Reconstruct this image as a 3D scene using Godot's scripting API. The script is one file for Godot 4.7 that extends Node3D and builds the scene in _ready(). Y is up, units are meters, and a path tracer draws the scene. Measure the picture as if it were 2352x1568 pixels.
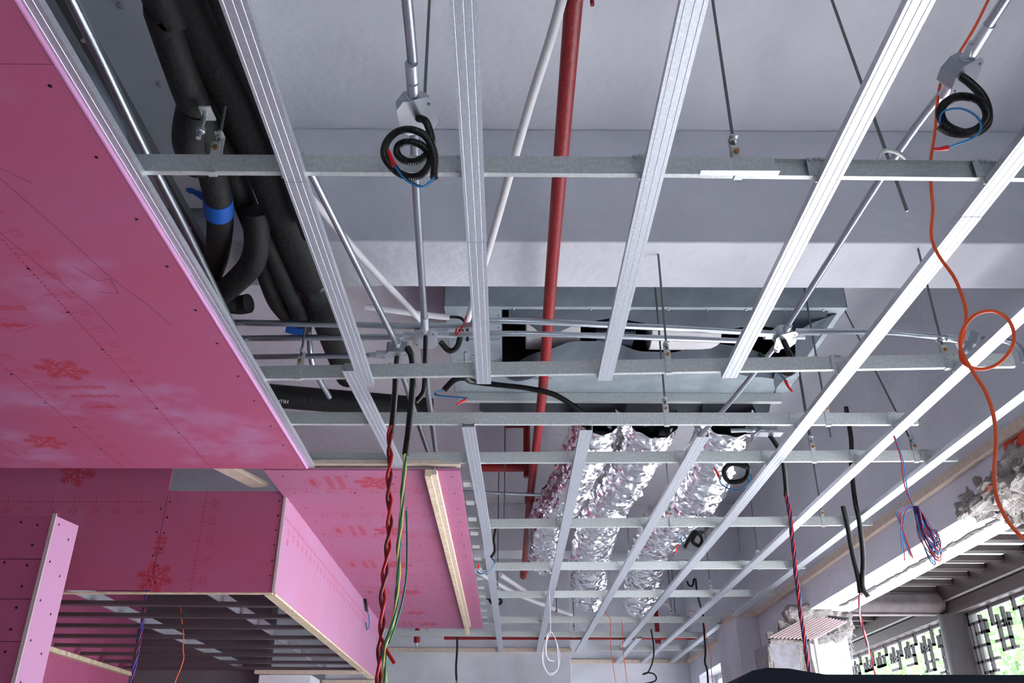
extends Node3D

# ---------------------------------------------------------------- helpers: names, tags, meshes
var taken := {}
var M := {}

func numbered(called: String) -> String:
	var n: int = taken.get(called, 0)
	taken[called] = n + 1
	return called if n == 0 else "%s_%03d" % [called, n]

func tag(o: Node, label := "", category := "", group := "", kind := "") -> void:
	if label: o.set_meta("label", label)
	if category: o.set_meta("category", category)
	if group: o.set_meta("group", group)
	if kind: o.set_meta("kind", kind)

# a Node3D at the thing's base; its parts are drawn in world metres and shifted back
func thing(called: String, label: String, category: String, at: Vector3, group := "") -> Node3D:
	var o := Node3D.new()
	o.name = numbered(called)
	add_child(o)
	o.position = at
	tag(o, label, category, group)
	return o

func obj(called: String, st, mat: Material, parent: Node = self) -> MeshInstance3D:
	var o := MeshInstance3D.new()
	o.mesh = st.commit() if st is SurfaceTool else st
	o.material_override = mat
	o.cast_shadow = GeometryInstance3D.SHADOW_CASTING_SETTING_ON
	if parent == self:
		o.name = numbered(called)
		add_child(o)
	else:
		o.name = called
		parent.add_child(o, true)
		if parent.get_parent() == self and not (parent is MeshInstance3D):
			o.position = -(parent as Node3D).position
	return o

func structure(called: String, st, mat: Material, label := "", category := "") -> MeshInstance3D:
	var o := obj(called, st, mat)
	tag(o, label, category, "", "structure")
	return o

func begin() -> SurfaceTool:
	var st := SurfaceTool.new()
	st.begin(Mesh.PRIMITIVE_TRIANGLES)
	return st

func tri(st: SurfaceTool, a: Vector3, b: Vector3, c: Vector3, na: Vector3, nb: Vector3, nc: Vector3, ua := Vector2.ZERO, ub := Vector2.ZERO, uc := Vector2.ZERO) -> void:
	if (b - a).cross(c - a).dot(na + nb + nc) > 0.0:
		st.set_normal(na); st.set_uv(ua); st.add_vertex(a)
		st.set_normal(nc); st.set_uv(uc); st.add_vertex(c)
		st.set_normal(nb); st.set_uv(ub); st.add_vertex(b)
	else:
		st.set_normal(na); st.set_uv(ua); st.add_vertex(a)
		st.set_normal(nb); st.set_uv(ub); st.add_vertex(b)
		st.set_normal(nc); st.set_uv(uc); st.add_vertex(c)

func quad(st: SurfaceTool, a: Vector3, b: Vector3, c: Vector3, d: Vector3, n: Vector3, ua := Vector2.ZERO, ub := Vector2.ZERO, uc := Vector2.ZERO, ud := Vector2.ZERO) -> void:
	tri(st, a, b, c, n, n, n, ua, ub, uc)
	tri(st, a, c, d, n, n, n, ua, uc, ud)

# a box from its centre and size, turned by a basis, its edges chamfered by c
func box(st: SurfaceTool, at: Vector3, size: Vector3, turn := Basis.IDENTITY, c := 0.0) -> void:
	var h := size / 2.0
	var ax := [Vector3.RIGHT, Vector3.UP, Vector3.BACK]
	for i in 3:
		var u: int = (i + 1) % 3
		var w: int = (i + 2) % 3
		for s in [-1.0, 1.0]:
			var n: Vector3 = ax[i] * s
			var p: Vector3 = n * h[i]
			var du: Vector3 = ax[u] * (h[u] - c)
			var dw: Vector3 = ax[w] * (h[w] - c)
			quad(st, at + turn * (p + du + dw), at + turn * (p - du + dw), at + turn * (p - du - dw), at + turn * (p + du - dw), turn * n)
	if c > 0.0:
		for i in 3:
			var u: int = (i + 1) % 3
			var w: int = (i + 2) % 3
			for su in [-1.0, 1.0]:
				for sw in [-1.0, 1.0]:
					var n2: Vector3 = (ax[u] * su + ax[w] * sw).normalized()
					var e: Vector3 = ax[i] * (h[i] - c)
					var p1: Vector3 = ax[u] * su * h[u] + ax[w] * sw * (h[w] - c)
					var p2: Vector3 = ax[u] * su * (h[u] - c) + ax[w] * sw * h[w]
					quad(st, at + turn * (p1 + e), at + turn * (p1 - e), at + turn * (p2 - e), at + turn * (p2 + e), turn * n2)
		for sx in [-1.0, 1.0]:
			for sy in [-1.0, 1.0]:
				for sz in [-1.0, 1.0]:
					var n3 := Vector3(sx, sy, sz).normalized()
					var a := Vector3(sx * h.x, sy * (h.y - c), sz * (h.z - c))
					var b := Vector3(sx * (h.x - c), sy * h.y, sz * (h.z - c))
					var d := Vector3(sx * (h.x - c), sy * (h.y - c), sz * h.z)
					tri(st, at + turn * a, at + turn * b, at + turn * d, turn * n3, turn * n3, turn * n3)

func span(st: SurfaceTool, a: Vector3, b: Vector3, c := 0.0) -> void:
	box(st, (a + b) / 2.0, (b - a).abs(), Basis.IDENTITY, c)

func span_of(a: Vector3, b: Vector3, c := 0.0) -> SurfaceTool:
	var st := begin()
	span(st, a, b, c)
	return st

# a Catmull-Rom curve through the points
func curve(p: Array, steps := 8) -> PackedVector3Array:
	var out := PackedVector3Array()
	for i in p.size() - 1:
		var a: Vector3 = p[maxi(i - 1, 0)]
		var b: Vector3 = p[i]
		var c: Vector3 = p[i + 1]
		var d: Vector3 = p[mini(i + 2, p.size() - 1)]
		for k in steps:
			var t := float(k) / steps
			out.append(0.5 * (2.0 * b + (c - a) * t + (2.0 * a - 5.0 * b + 4.0 * c - d) * t * t + (3.0 * b - a - 3.0 * c + d) * t * t * t))
	out.append(p[p.size() - 1])
	return out

# points spaced evenly along a polyline
func even(p: PackedVector3Array, step: float) -> PackedVector3Array:
	var out := PackedVector3Array([p[0]])
	var rest := step
	for i in p.size() - 1:
		var a := p[i]
		var length := a.distance_to(p[i + 1])
		while rest <= length:
			out.append(a.lerp(p[i + 1], rest / length))
			rest += step
		rest -= length
	return out

func frames(p: PackedVector3Array) -> Array:
	var out := []
	var t0 := (p[1] - p[0]).normalized()
	var u := t0.cross(Vector3.UP if absf(t0.y) < 0.9 else Vector3.RIGHT).normalized()
	for i in p.size():
		var t := (p[mini(i + 1, p.size() - 1)] - p[maxi(i - 1, 0)]).normalized()
		u = (u - t * u.dot(t)).normalized()
		out.append(Basis(u, t.cross(u), t))
	return out

# a tube along the points; rad is one radius or one for every point
func tube(st: SurfaceTool, p: PackedVector3Array, rad, sides := 10, caps := true) -> void:
	var f := frames(p)
	var many: bool = rad is PackedFloat32Array
	var cs := []
	for k in sides + 1:
		cs.append(Vector2(cos(TAU * k / sides), sin(TAU * k / sides)))
	for i in p.size() - 1:
		var r0: float = rad[i] if many else rad
		var r1: float = rad[i + 1] if many else rad
		var slope := (r0 - r1) / maxf(p[i].distance_to(p[i + 1]), 1e-5)
		var b0: Basis = f[i]
		var b1: Basis = f[i + 1]
		for k in sides:
			var d00: Vector3 = b0.x * cs[k].x + b0.y * cs[k].y
			var d01: Vector3 = b0.x * cs[k + 1].x + b0.y * cs[k + 1].y
			var d10: Vector3 = b1.x * cs[k].x + b1.y * cs[k].y
			var d11: Vector3 = b1.x * cs[k + 1].x + b1.y * cs[k + 1].y
			var n00 := (d00 + b0.z * slope).normalized()
			var n01 := (d01 + b0.z * slope).normalized()
			var n10 := (d10 + b1.z * slope).normalized()
			var n11 := (d11 + b1.z * slope).normalized()
			tri(st, p[i] + d00 * r0, p[i] + d01 * r0, p[i + 1] + d11 * r1, n00, n01, n11)
			tri(st, p[i] + d00 * r0, p[i + 1] + d11 * r1, p[i + 1] + d10 * r1, n00, n11, n10)
	if caps:
		for e in [0, p.size() - 1]:
			var b: Basis = f[e]
			var n: Vector3 = b.z * (-1.0 if e == 0 else 1.0)
			var r: float = rad[e] if many else rad
			for k in sides:
				tri(st, p[e], p[e] + (b.x * cs[k].x + b.y * cs[k].y) * r, p[e] + (b.x * cs[k + 1].x + b.y * cs[k + 1].y) * r, n, n, n)

func rod_of(a: Vector3, b: Vector3, r: float, sides := 12) -> SurfaceTool:
	var st := begin()
	tube(st, PackedVector3Array([a, b]), r, sides)
	return st

func pipe_of(p: Array, r: float, sides := 12, steps := 8) -> SurfaceTool:
	var st := begin()
	tube(st, curve(p, steps), r, sides)
	return st

# ribbed flexible conduit
func ribbed_of(p: Array, r: float, steps := 10, pitch := 0.0036, sides := 12) -> SurfaceTool:
	var pts := even(curve(p, steps), pitch / 2.0)
	var rad := PackedFloat32Array()
	for i in pts.size():
		rad.append(r if i % 2 == 0 else r * 0.86)
	var st := begin()
	tube(st, pts, rad, sides)
	return st

# a profile drawn in (right, up) run from a to b
func extrude(st: SurfaceTool, prof: PackedVector2Array, a: Vector3, b: Vector3, up := Vector3.UP) -> void:
	var dir := (b - a).normalized()
	var right := dir.cross(up).normalized()
	var top := right.cross(dir).normalized()
	var n := prof.size()
	for i in n:
		var p := prof[i]
		var q := prof[(i + 1) % n]
		var e := q - p
		var nn := (right * e.y - top * e.x).normalized()
		var pa := right * p.x + top * p.y
		var qa := right * q.x + top * q.y
		quad(st, a + pa, a + qa, b + qa, b + pa, nn)
	var t := Geometry2D.triangulate_polygon(prof)
	for i in range(0, t.size(), 3):
		for e in [[a, -dir], [b, dir]]:
			var v := []
			for k in 3:
				v.append(e[0] + right * prof[t[i + k]].x + top * prof[t[i + k]].y)
			tri(st, v[0], v[1], v[2], e[1], e[1], e[1])

func profile(list: Array) -> PackedVector2Array:
	var out := PackedVector2Array()
	for i in range(0, list.size(), 2):
		out.append(Vector2(list[i], list[i + 1]))
	return out

func bolt(st: SurfaceTool, at: Vector3, axis: Vector3, r: float, height: float) -> void:
	tube(st, PackedVector3Array([at, at + axis * height * 0.8, at + axis * height]), PackedFloat32Array([r, r, r * 0.85]), 6)

# a wall panel with a hole is made of spans; a lump is a displaced ball
func lump(st: SurfaceTool, at: Vector3, size: Vector3, noise: FastNoiseLite, rough := 0.35, rings := 14, turn := Basis.IDENTITY) -> void:
	var pts := []
	for i in rings + 1:
		var row := []
		for k in rings * 2 + 1:
			var th := PI * i / rings
			var ph := TAU * (k % (rings * 2)) / (rings * 2)
			var d := Vector3(sin(th) * cos(ph), cos(th), sin(th) * sin(ph))
			var m := maxf(absf(d.x), maxf(absf(d.y), absf(d.z)))
			var q := d.lerp(d / m, 0.7)
			var v := q * size / 2.0
			var w := at + turn * v
			row.append(w + (turn * d) * noise.get_noise_3dv(w) * rough * minf(size.x, minf(size.y, size.z)))
		pts.append(row)
	for i in rings:
		for k in rings * 2:
			var a: Vector3 = pts[i][k]
			var b: Vector3 = pts[i][k + 1]
			var c: Vector3 = pts[i + 1][k + 1]
			var d: Vector3 = pts[i + 1][k]
			for t in [[a, b, c], [a, c, d]]:
				var n: Vector3 = (t[1] - t[0]).cross(t[2] - t[0])
				if n.length() < 1e-12: continue
				n = n.normalized()
				if n.dot((t[0] + t[1] + t[2]) / 3.0 - at) < 0.0: n = -n
				tri(st, t[0], t[1], t[2], n, n, n)

# a sheet of cloth over a grid of points, smooth, given a thickness
func sheet_of(rows: Array, thick := 0.004) -> SurfaceTool:
	var st := begin()
	var nr := rows.size()
	var nc: int = rows[0].size()
	var nor := []
	for i in nr:
		var r := []
		for k in nc:
			var du: Vector3 = rows[i][mini(k + 1, nc - 1)] - rows[i][maxi(k - 1, 0)]
			var dv: Vector3 = rows[mini(i + 1, nr - 1)][k] - rows[maxi(i - 1, 0)][k]
			r.append(du.cross(dv).normalized())
		nor.append(r)
	for i in nr - 1:
		for k in nc - 1:
			for s in [1.0, -1.0]:
				var q := []
				var m := []
				for o in [[0, 0], [0, 1], [1, 1], [1, 0]]:
					var n: Vector3 = nor[i + o[0]][k + o[1]] * s
					q.append(rows[i + o[0]][k + o[1]] + n * thick / 2.0)
					m.append(n)
				tri(st, q[0], q[1], q[2], m[0], m[1], m[2])
				tri(st, q[0], q[2], q[3], m[0], m[2], m[3])
	for e in [[0, true], [nr - 1, true], [0, false], [nc - 1, false]]:
		for k in ((nc if e[1] else nr) - 1):
			var i0: int = e[0] if e[1] else k
			var k0: int = k if e[1] else e[0]
			var i1: int = e[0] if e[1] else k + 1
			var k1: int = k + 1 if e[1] else e[0]
			var n0: Vector3 = nor[i0][k0] * thick / 2.0
			var n1: Vector3 = nor[i1][k1] * thick / 2.0
			var a: Vector3 = rows[i0][k0]
			var b: Vector3 = rows[i1][k1]
			var out: Vector3 = (b - a).cross(n0).normalized()
			quad(st, a + n0, b + n1, b - n1, a - n0, out)
	return st

# ---------------------------------------------------------------- textures and materials
func noise_of(seed_at: int, freq: float, kind := FastNoiseLite.TYPE_SIMPLEX_SMOOTH, octaves := 4) -> FastNoiseLite:
	var n := FastNoiseLite.new()
	n.seed = seed_at
	n.frequency = freq
	n.noise_type = kind
	n.fractal_octaves = octaves
	return n

# a tileable mottling between two colours
func mottle(seed_at: int, freq: float, a: Color, b: Color, kind := FastNoiseLite.TYPE_SIMPLEX_SMOOTH, side := 256) -> ImageTexture:
	var g := noise_of(seed_at, freq, kind).get_seamless_image(side, side)
	var im := Image.create(side, side, false, Image.FORMAT_RGB8)
	for y in side:
		for x in side:
			im.set_pixel(x, y, a.lerp(b, g.get_pixel(x, y).r))
	return ImageTexture.create_from_image(im)

func bumps(seed_at: int, freq: float, kind := FastNoiseLite.TYPE_SIMPLEX_SMOOTH, strength := 4.0, side := 256) -> ImageTexture:
	var g := noise_of(seed_at, freq, kind).get_seamless_image(side, side)
	g.convert(Image.FORMAT_RGBA8)
	g.bump_map_to_normal_map(strength)
	return ImageTexture.create_from_image(g)

func mat(called: String, tone: Color, rough := 0.8, metal := 0.0, tex: Texture2D = null, scale := 1.0, bump: Texture2D = null, bump_by := 0.5) -> StandardMaterial3D:
	var m := StandardMaterial3D.new()
	m.resource_name = called
	m.albedo_color = tone
	m.roughness = rough
	m.metallic = metal
	if tex: m.albedo_texture = tex
	if bump:
		m.normal_enabled = true
		m.normal_texture = bump
		m.normal_scale = bump_by
	if tex or bump:
		m.uv1_triplanar = true
		m.uv1_scale = Vector3.ONE * scale
	M[called] = m
	return m

const DIGITS := ["111101101101111", "010110010010111", "111001111100111", "111001111001111", "101101111001001", "111100111001111", "111100111101111", "111001010010010", "111101111101111", "111101111001111"]

func ink(im: Image, x: float, y: float, r: float, c: Color, a: float) -> void:
	for j in range(int(floor(y - r)), int(ceil(y + r)) + 1):
		for i in range(int(floor(x - r)), int(ceil(x + r)) + 1):
			if i < 0 or j < 0 or i >= im.get_width() or j >= im.get_height(): continue
			var d := clampf(r + 0.5 - Vector2(i - x, j - y).length(), 0.0, 1.0)
			if d > 0.0: im.set_pixel(i, j, im.get_pixel(i, j).lerp(c, a * d))

func stroke(im: Image, a: Vector2, b: Vector2, r: float, c: Color, alpha := 0.8) -> void:
	var n := int(a.distance_to(b) / maxf(r, 0.8)) + 1
	for i in n + 1:
		var p := a.lerp(b, float(i) / n)
		ink(im, p.x, p.y, r, c, alpha * 0.6)

func block(im: Image, at: Vector2, ux: Vector2, uy: Vector2, c: Color, alpha: float) -> void:
	var nu := int(ux.length() * 1.4) + 1
	var nv := int(uy.length() * 1.4) + 1
	for j in nv:
		for i in nu:
			var p := at + ux * ((i + 0.5) / nu) + uy * ((j + 0.5) / nv)
			var px := int(p.x)
			var py := int(p.y)
			if px < 0 or py < 0 or px >= im.get_width() or py >= im.get_height(): continue
			im.set_pixel(px, py, im.get_pixel(px, py).lerp(c, alpha))

func digit(im: Image, k: int, at: Vector2, ux: Vector2, uy: Vector2, c: Color) -> void:
	for j in 5:
		for i in 3:
			if DIGITS[k][j * 3 + i] == "1": block(im, at + ux * i + uy * j, ux * 0.7, uy * 0.7, c, 0.35)

# printed pink gypsum board, wm by hm metres; marks are rules, crystals, words and rhombs with their places in metres
func board_texture(seed_at: int, wm: float, hm: float, ppm: float, marks: Array, smudged := 1.0, base := Color(0.69, 0.34, 0.485)) -> ImageTexture:
	var lw := int(wm * ppm / 4.0)
	var lh := int(hm * ppm / 4.0)
	var low := Image.create(lw, lh, false, Image.FORMAT_RGB8)
	var n1 := noise_of(seed_at, 0.012)
	var n2 := noise_of(seed_at + 1, 0.05)
	var n3 := noise_of(seed_at + 2, 0.02)
	var warm := Color(base.r * 1.01, base.g * 0.95, base.b * 0.94)
	var pale := base.lerp(Color(0.75, 0.66, 0.82), 0.5)
	for y in lh:
		for x in lw:
			var px := x * 400.0 / ppm
			var py := y * 400.0 / ppm
			var c := base.lerp(warm, clampf(0.5 + n3.get_noise_2d(px, py), 0.0, 1.0))
			var s := clampf((n1.get_noise_2d(px, py * 1.3) - 0.08) * 2.6, 0.0, 1.0) * clampf(0.6 + n2.get_noise_2d(px, py) * 1.2, 0.0, 1.0)
			low.set_pixel(x, y, c.lerp(pale, s * 0.75 * smudged))
	low.resize(int(wm * ppm), int(hm * ppm), Image.INTERPOLATE_CUBIC)
	var im := low
	var red := Color(0.68, 0.17, 0.24)
	for m in marks:
		var at: Vector2 = m.get("at", Vector2.ZERO) * ppm
		var d: Vector2 = m.get("dir", Vector2(0, 1))
		var s := Vector2(-d.y, d.x)
		match m.kind:
			"rule":
				var length: float = m.length * ppm
				var t := 0.0
				while t < length:
					stroke(im, at + d * t, at + d * (t + 0.006 * ppm), 0.003 * ppm, Color(0.62, 0.13, 0.24), 0.9)
					t += 0.0205 * ppm
				var k: int = m.get("first", 1)
				t = m.get("offset", 0.1) * ppm
				while t < length:
					var p := at + d * t
					stroke(im, p - s * 0.025 * ppm, p + s * 0.025 * ppm, 0.0014 * ppm, red, 0.95)
					var ux := -d * 0.0055 * ppm
					var uy := s * 0.0062 * ppm * float(m.get("side", -1))
					var q := p + s * 0.035 * ppm * float(m.get("side", -1)) + d * 0.022 * ppm
					digit(im, k % 10, q, ux, uy, red)
					digit(im, 0, q + ux * 4.2, ux, uy, red)
					t += 0.1025 * ppm
					k += 1
			"crystal":
				var r: float = m.size * ppm / 2.3
				for i in 6:
					var u := Vector2.from_angle(TAU * i / 6.0 + 0.26)
					var w := Vector2(-u.y, u.x)
					stroke(im, at, at + u * r, r * 0.085, red, 0.75)
					for b in [0.35, 0.6, 0.82]:
						var bl: float = r * (0.42 - b * 0.3)
						stroke(im, at + u * r * b, at + u * (r * b + bl * 0.7) + w * bl, r * 0.07, red, 0.75)
						stroke(im, at + u * r * b, at + u * (r * b + bl * 0.7) - w * bl, r * 0.07, red, 0.75)
			"words":
				# a line of square characters, each of a few strokes
				var rng := RandomNumberGenerator.new()
				rng.seed = seed_at * 31 + int(m.at.x * 1000)
				var h: float = m.size * ppm
				for i in int(m.count):
					var o := at + d * h * 1.12 * i
					for k in 3:
						var f := (k + 0.4) / 3.0
						stroke(im, o + s * h * f, o + s * h * f + d * h * (0.7 + 0.3 * rng.randf()), h * 0.075, red, 0.8)
					for k in 2:
						var f2 := 0.2 + 0.5 * k + 0.1 * rng.randf()
						stroke(im, o + d * h * f2, o + d * h * f2 + s * h * (0.75 + 0.25 * rng.randf()), h * 0.075, red, 0.8)
			"rhomb":
				var a: Vector2 = d * m.size * ppm
				var b2: Vector2 = s * m.size * ppm * 0.48
				for e in [[a, b2], [b2, -a], [-a, -b2], [-b2, a]]:
					stroke(im, at + e[0], at + e[1], 0.0016 * ppm, red, 0.8)
				stroke(im, at - a * 0.5, at + a * 0.5, 0.011 * ppm, red, 0.6)
				stroke(im, at - a * 0.15 - b2 * 0.3, at - a * 0.15 + b2 * 0.35, 0.008 * ppm, red, 0.6)
				stroke(im, at + a * 0.25 - b2 * 0.3, at + a * 0.25 + b2 * 0.2, 0.008 * ppm, red, 0.6)
			"pencil":
				var pts: Array = m.points
				for i in pts.size() - 1:
					stroke(im, pts[i] * ppm, pts[i + 1] * ppm, 0.7, Color(0.33, 0.12, 0.2), 0.55)
			"scratch":
				stroke(im, at, at + d * m.size * ppm, 1.6, Color(0.93, 0.87, 0.92), 0.8)
				stroke(im, at + s * 5.0, at + s * 3.0 + d * m.size * 0.6 * ppm, 1.0, Color(0.9, 0.82, 0.9), 0.7)
	return ImageTexture.create_from_image(im)

func board_material(called: String, tex: ImageTexture) -> StandardMaterial3D:
	var m := mat(called, Color.WHITE, 0.72)
	m.albedo_texture = tex
	return m

# a board from a to b; its picture lies along ux and uy from o, wm by hm metres
func board_of(a: Vector3, b: Vector3, o: Vector3, ux: Vector3, uy: Vector3, wm: float, hm: float) -> SurfaceTool:
	var st := begin()
	var at := (a + b) / 2.0
	var h := (b - a).abs() / 2.0
	var ax := [Vector3.RIGHT, Vector3.UP, Vector3.BACK]
	for i in 3:
		for s in [-1.0, 1.0]:
			var n: Vector3 = ax[i] * s
			var du: Vector3 = ax[(i + 1) % 3] * h[(i + 1) % 3]
			var dw: Vector3 = ax[(i + 2) % 3] * h[(i + 2) % 3]
			var c := at + n * h[i]
			var v := [c + du + dw, c - du + dw, c - du - dw, c + du - dw]
			var uv := []
			for p in v:
				uv.append(Vector2((p - o).dot(ux) / wm, (p - o).dot(uy) / hm))
			quad(st, v[0], v[1], v[2], v[3], n, uv[0], uv[1], uv[2], uv[3])
	return st

func make_materials() -> void:
	var spangle := mottle(3, 0.05, Color(0.80, 0.81, 0.82), Color(0.92, 0.93, 0.94), FastNoiseLite.TYPE_CELLULAR)
	var cloud := mottle(4, 0.012, Color(0.86, 0.86, 0.86), Color.WHITE)
	var fine := bumps(5, 0.09, FastNoiseLite.TYPE_SIMPLEX_SMOOTH, 3.0)
	mat("galvanised", Color(0.94, 0.95, 0.97), 0.4, 0.75, spangle, 9.0)
	mat("galvanised_dull", Color(0.92, 0.93, 0.91), 0.45, 0.45, spangle, 7.0)
	mat("duct_sheet", Color(0.68, 0.73, 0.76), 0.5, 0.35, cloud, 2.0)
	mat("conduit", Color(0.80, 0.82, 0.84), 0.33, 0.9, spangle, 14.0)
	mat("cast_zinc", Color(0.80, 0.82, 0.83), 0.45, 0.8, spangle, 20.0)
	mat("bright_plate", Color(0.78, 0.79, 0.81), 0.35, 0.85)
	mat("threaded_steel", Color(0.45, 0.48, 0.47), 0.5, 0.8)
	mat("shaded_steel", Color(0.34, 0.29, 0.31), 0.5, 0.4)  # darkened steel: the unlit gloom inside the dropped box put into colour
	mat("brass", Color(0.70, 0.52, 0.32), 0.4, 0.8)
	mat("paint", Color(0.83, 0.832, 0.864), 0.9, 0.0, mottle(6, 0.01, Color(0.95, 0.95, 0.95), Color.WHITE), 0.7, fine, 0.15)
	mat("wall_paint", Color(0.86, 0.86, 0.89), 0.9, 0.0, cloud, 0.5, fine, 0.12)
	mat("dark_cement", Color(0.40, 0.37, 0.39), 0.92, 0.0, cloud, 0.8)
	mat("floor_cement", Color(0.82, 0.818, 0.815), 0.85, 0.0, cloud, 0.6)
	mat("red_paint", Color(0.60, 0.07, 0.10), 0.45, 0.0, mottle(8, 0.03, Color(0.85, 0.8, 0.8), Color.WHITE), 3.0, fine, 0.3)
	mat("black_foam", Color(0.028, 0.034, 0.040), 0.7, 0.0, mottle(9, 0.02, Color(0.7, 0.72, 0.75), Color.WHITE), 2.0, fine, 0.4)
	mat("black_tape", Color(0.03, 0.035, 0.04), 0.3)
	mat("black_plastic", Color(0.035, 0.042, 0.045), 0.42)
	mat("blue_tape", Color(0.05, 0.33, 0.68), 0.5)
	mat("blue_wire", Color(0.16, 0.52, 0.76), 0.45)
	mat("red_wire", Color(0.68, 0.04, 0.09), 0.4)
	mat("dark_red_wire", Color(0.42, 0.03, 0.07), 0.4)
	mat("navy_wire", Color(0.10, 0.13, 0.34), 0.45)
	mat("green_wire", Color(0.05, 0.45, 0.33), 0.45)
	mat("yellow_wire", Color(0.82, 0.74, 0.42), 0.45)
	mat("black_wire", Color(0.03, 0.03, 0.035), 0.45)
	mat("violet_wire", Color(0.33, 0.24, 0.58), 0.45)
	mat("white_wire", Color(0.85, 0.85, 0.88), 0.4)
	mat("red_cap", Color(0.88, 0.06, 0.10), 0.35)
	mat("orange_cord", Color(0.97, 0.38, 0.16), 0.45)
	mat("white_plastic", Color(0.86, 0.85, 0.86), 0.5)
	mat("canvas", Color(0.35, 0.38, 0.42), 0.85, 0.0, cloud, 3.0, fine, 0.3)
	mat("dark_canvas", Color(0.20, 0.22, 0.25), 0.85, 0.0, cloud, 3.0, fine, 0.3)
	mat("cavity_shade", Color(0.05, 0.055, 0.06), 0.8)
	mat("foil", Color(0.95, 0.95, 0.96), 0.17, 1.0)
	mat("batten_wood", Color(0.84, 0.77, 0.71), 0.8, 0.0, mottle(11, 0.03, Color(0.90, 0.89, 0.87), Color.WHITE), 2.0)
	mat("pale_wood", Color(0.90, 0.83, 0.72), 0.8, 0.0, mottle(12, 0.03, Color(0.85, 0.84, 0.8), Color.WHITE), 2.0)
	mat("gypsum_core", Color(0.74, 0.71, 0.68), 0.9)
	mat("plain_pink", Color(0.69, 0.34, 0.485), 0.75, 0.0, mottle(13, 0.01, Color(0.93, 0.93, 0.95), Color.WHITE), 0.8)
	mat("brown_timber", Color(0.15, 0.085, 0.07), 0.45, 0.0, mottle(14, 0.02, Color(0.75, 0.75, 0.75), Color.WHITE), 2.0)
	mat("grey_log", Color(0.31, 0.265, 0.265), 0.5, 0.0, mottle(15, 0.012, Color(0.6, 0.6, 0.62), Color.WHITE), 2.0)
	mat("lattice_timber", Color(0.12, 0.09, 0.092), 0.5)
	mat("mortar", Color(0.33, 0.31, 0.31), 0.95)
	mat("broken_concrete", Color(0.66, 0.64, 0.63), 0.95, 0.0, mottle(16, 0.06, Color(0.72, 0.7, 0.68), Color.WHITE), 4.0, bumps(17, 0.12, FastNoiseLite.TYPE_SIMPLEX_SMOOTH, 8.0), 1.0)
	mat("whitewash", Color(0.84, 0.85, 0.87), 0.8)
	mat("fibre", Color(0.74, 0.74, 0.75), 0.8)
	mat("tile_back", Color(0.68, 0.60, 0.60), 0.8)
	mat("orange_plastic", Color(0.85, 0.25, 0.13), 0.5)
	mat("navy_fabric", Color(0.055, 0.085, 0.135), 0.9, 0.0, null, 1.0, fine, 0.3)
	mat("paving", Color(0.80, 0.80, 0.80), 0.85, 0.0, cloud, 0.4)
	mat("bark", Color(0.42, 0.38, 0.34), 0.9)
	var leaf := mat("leaf", Color(0.46, 0.58, 0.40), 0.6)
	leaf.backlight_enabled = true
	leaf.backlight = Color(0.30, 0.38, 0.22)
	leaf.vertex_color_use_as_albedo = true
	mat("red_banner", Color(0.82, 0.07, 0.10), 0.7)

# ---------------------------------------------------------------- the suspended steel grid
const GRID := 2.85                     # underside of the furring channels
const RAIL := 2.869                    # underside of the main runners
var runners := []                      # [x0, z0, x1, z1] of every main runner at the upper level

func furring_profile() -> PackedVector2Array:
	return profile([-0.025, 0, -0.0183, 0, -0.0174, 0.0008, -0.0165, 0, -0.0009, 0, 0, 0.0008, 0.0009, 0, 0.0147, 0, 0.0156, 0.0008, 0.0165, 0, 0.025, 0, 0.025, 0.019, 0.0195, 0.019, 0.0195, 0.0178, 0.0238, 0.0178, 0.0238, 0.0018, -0.0238, 0.0018, -0.0238, 0.0178, -0.0195, 0.0178, -0.0195, 0.019, -0.025, 0.019])

func runner_profile() -> PackedVector2Array:
	return profile([-0.015, 0, -0.0008, 0, 0, 0.0008, 0, 0.0492, -0.0008, 0.05, -0.015, 0.05, -0.015, 0.0488, -0.0012, 0.0488, -0.0012, 0.0012, -0.015, 0.0012])

# lengths: [x0, z0, x1, z1, lift] of the pieces spliced into one line
func furring(lengths: Array, label: String, group := "furring channels of the open ceiling grid", clips := true) -> void:
	var f: Array = lengths[0]
	var t := thing("furring_channel", label, "ceiling channel", Vector3(f[0], GRID, f[1]), group)
	for l in lengths:
		var st := begin()
		extrude(st, furring_profile(), Vector3(l[0], GRID + l[4], l[1]), Vector3(l[2], GRID + l[4], l[3]))
		obj("channel_length", st, M.galvanised, t)
	if not clips: return
	for r in runners:
		for l in lengths:
			var zr: float = lerpf(r[1], r[3], clampf((l[0] - r[0]) / (r[2] - r[0]), 0.0, 1.0))
			if zr > l[1] - 0.02 or zr < l[3] + 0.02: continue
			var x: float = lerpf(l[0], l[2], (zr - l[1]) / (l[3] - l[1]))
			if x < r[0] or x > r[2]: continue
			var st := begin()
			span(st, Vector3(x - 0.042, RAIL + 0.003, zr + 0.0008), Vector3(x - 0.002, RAIL + 0.052, zr + 0.0022))
			span(st, Vector3(x - 0.042, RAIL + 0.05, zr - 0.018), Vector3(x - 0.002, RAIL + 0.0515, zr + 0.002))
			span(st, Vector3(x - 0.030, RAIL - 0.017, zr - 0.002), Vector3(x - 0.014, RAIL + 0.005, zr + 0.0016))
			for k in 3:
				box(st, Vector3(x - 0.036 + 0.013 * k, RAIL + 0.047, zr + 0.003), Vector3(0.006, 0.009, 0.004), Basis(Vector3.BACK, 0.3))
			obj("clip", st, M.galvanised_dull, t)
			break

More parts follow.
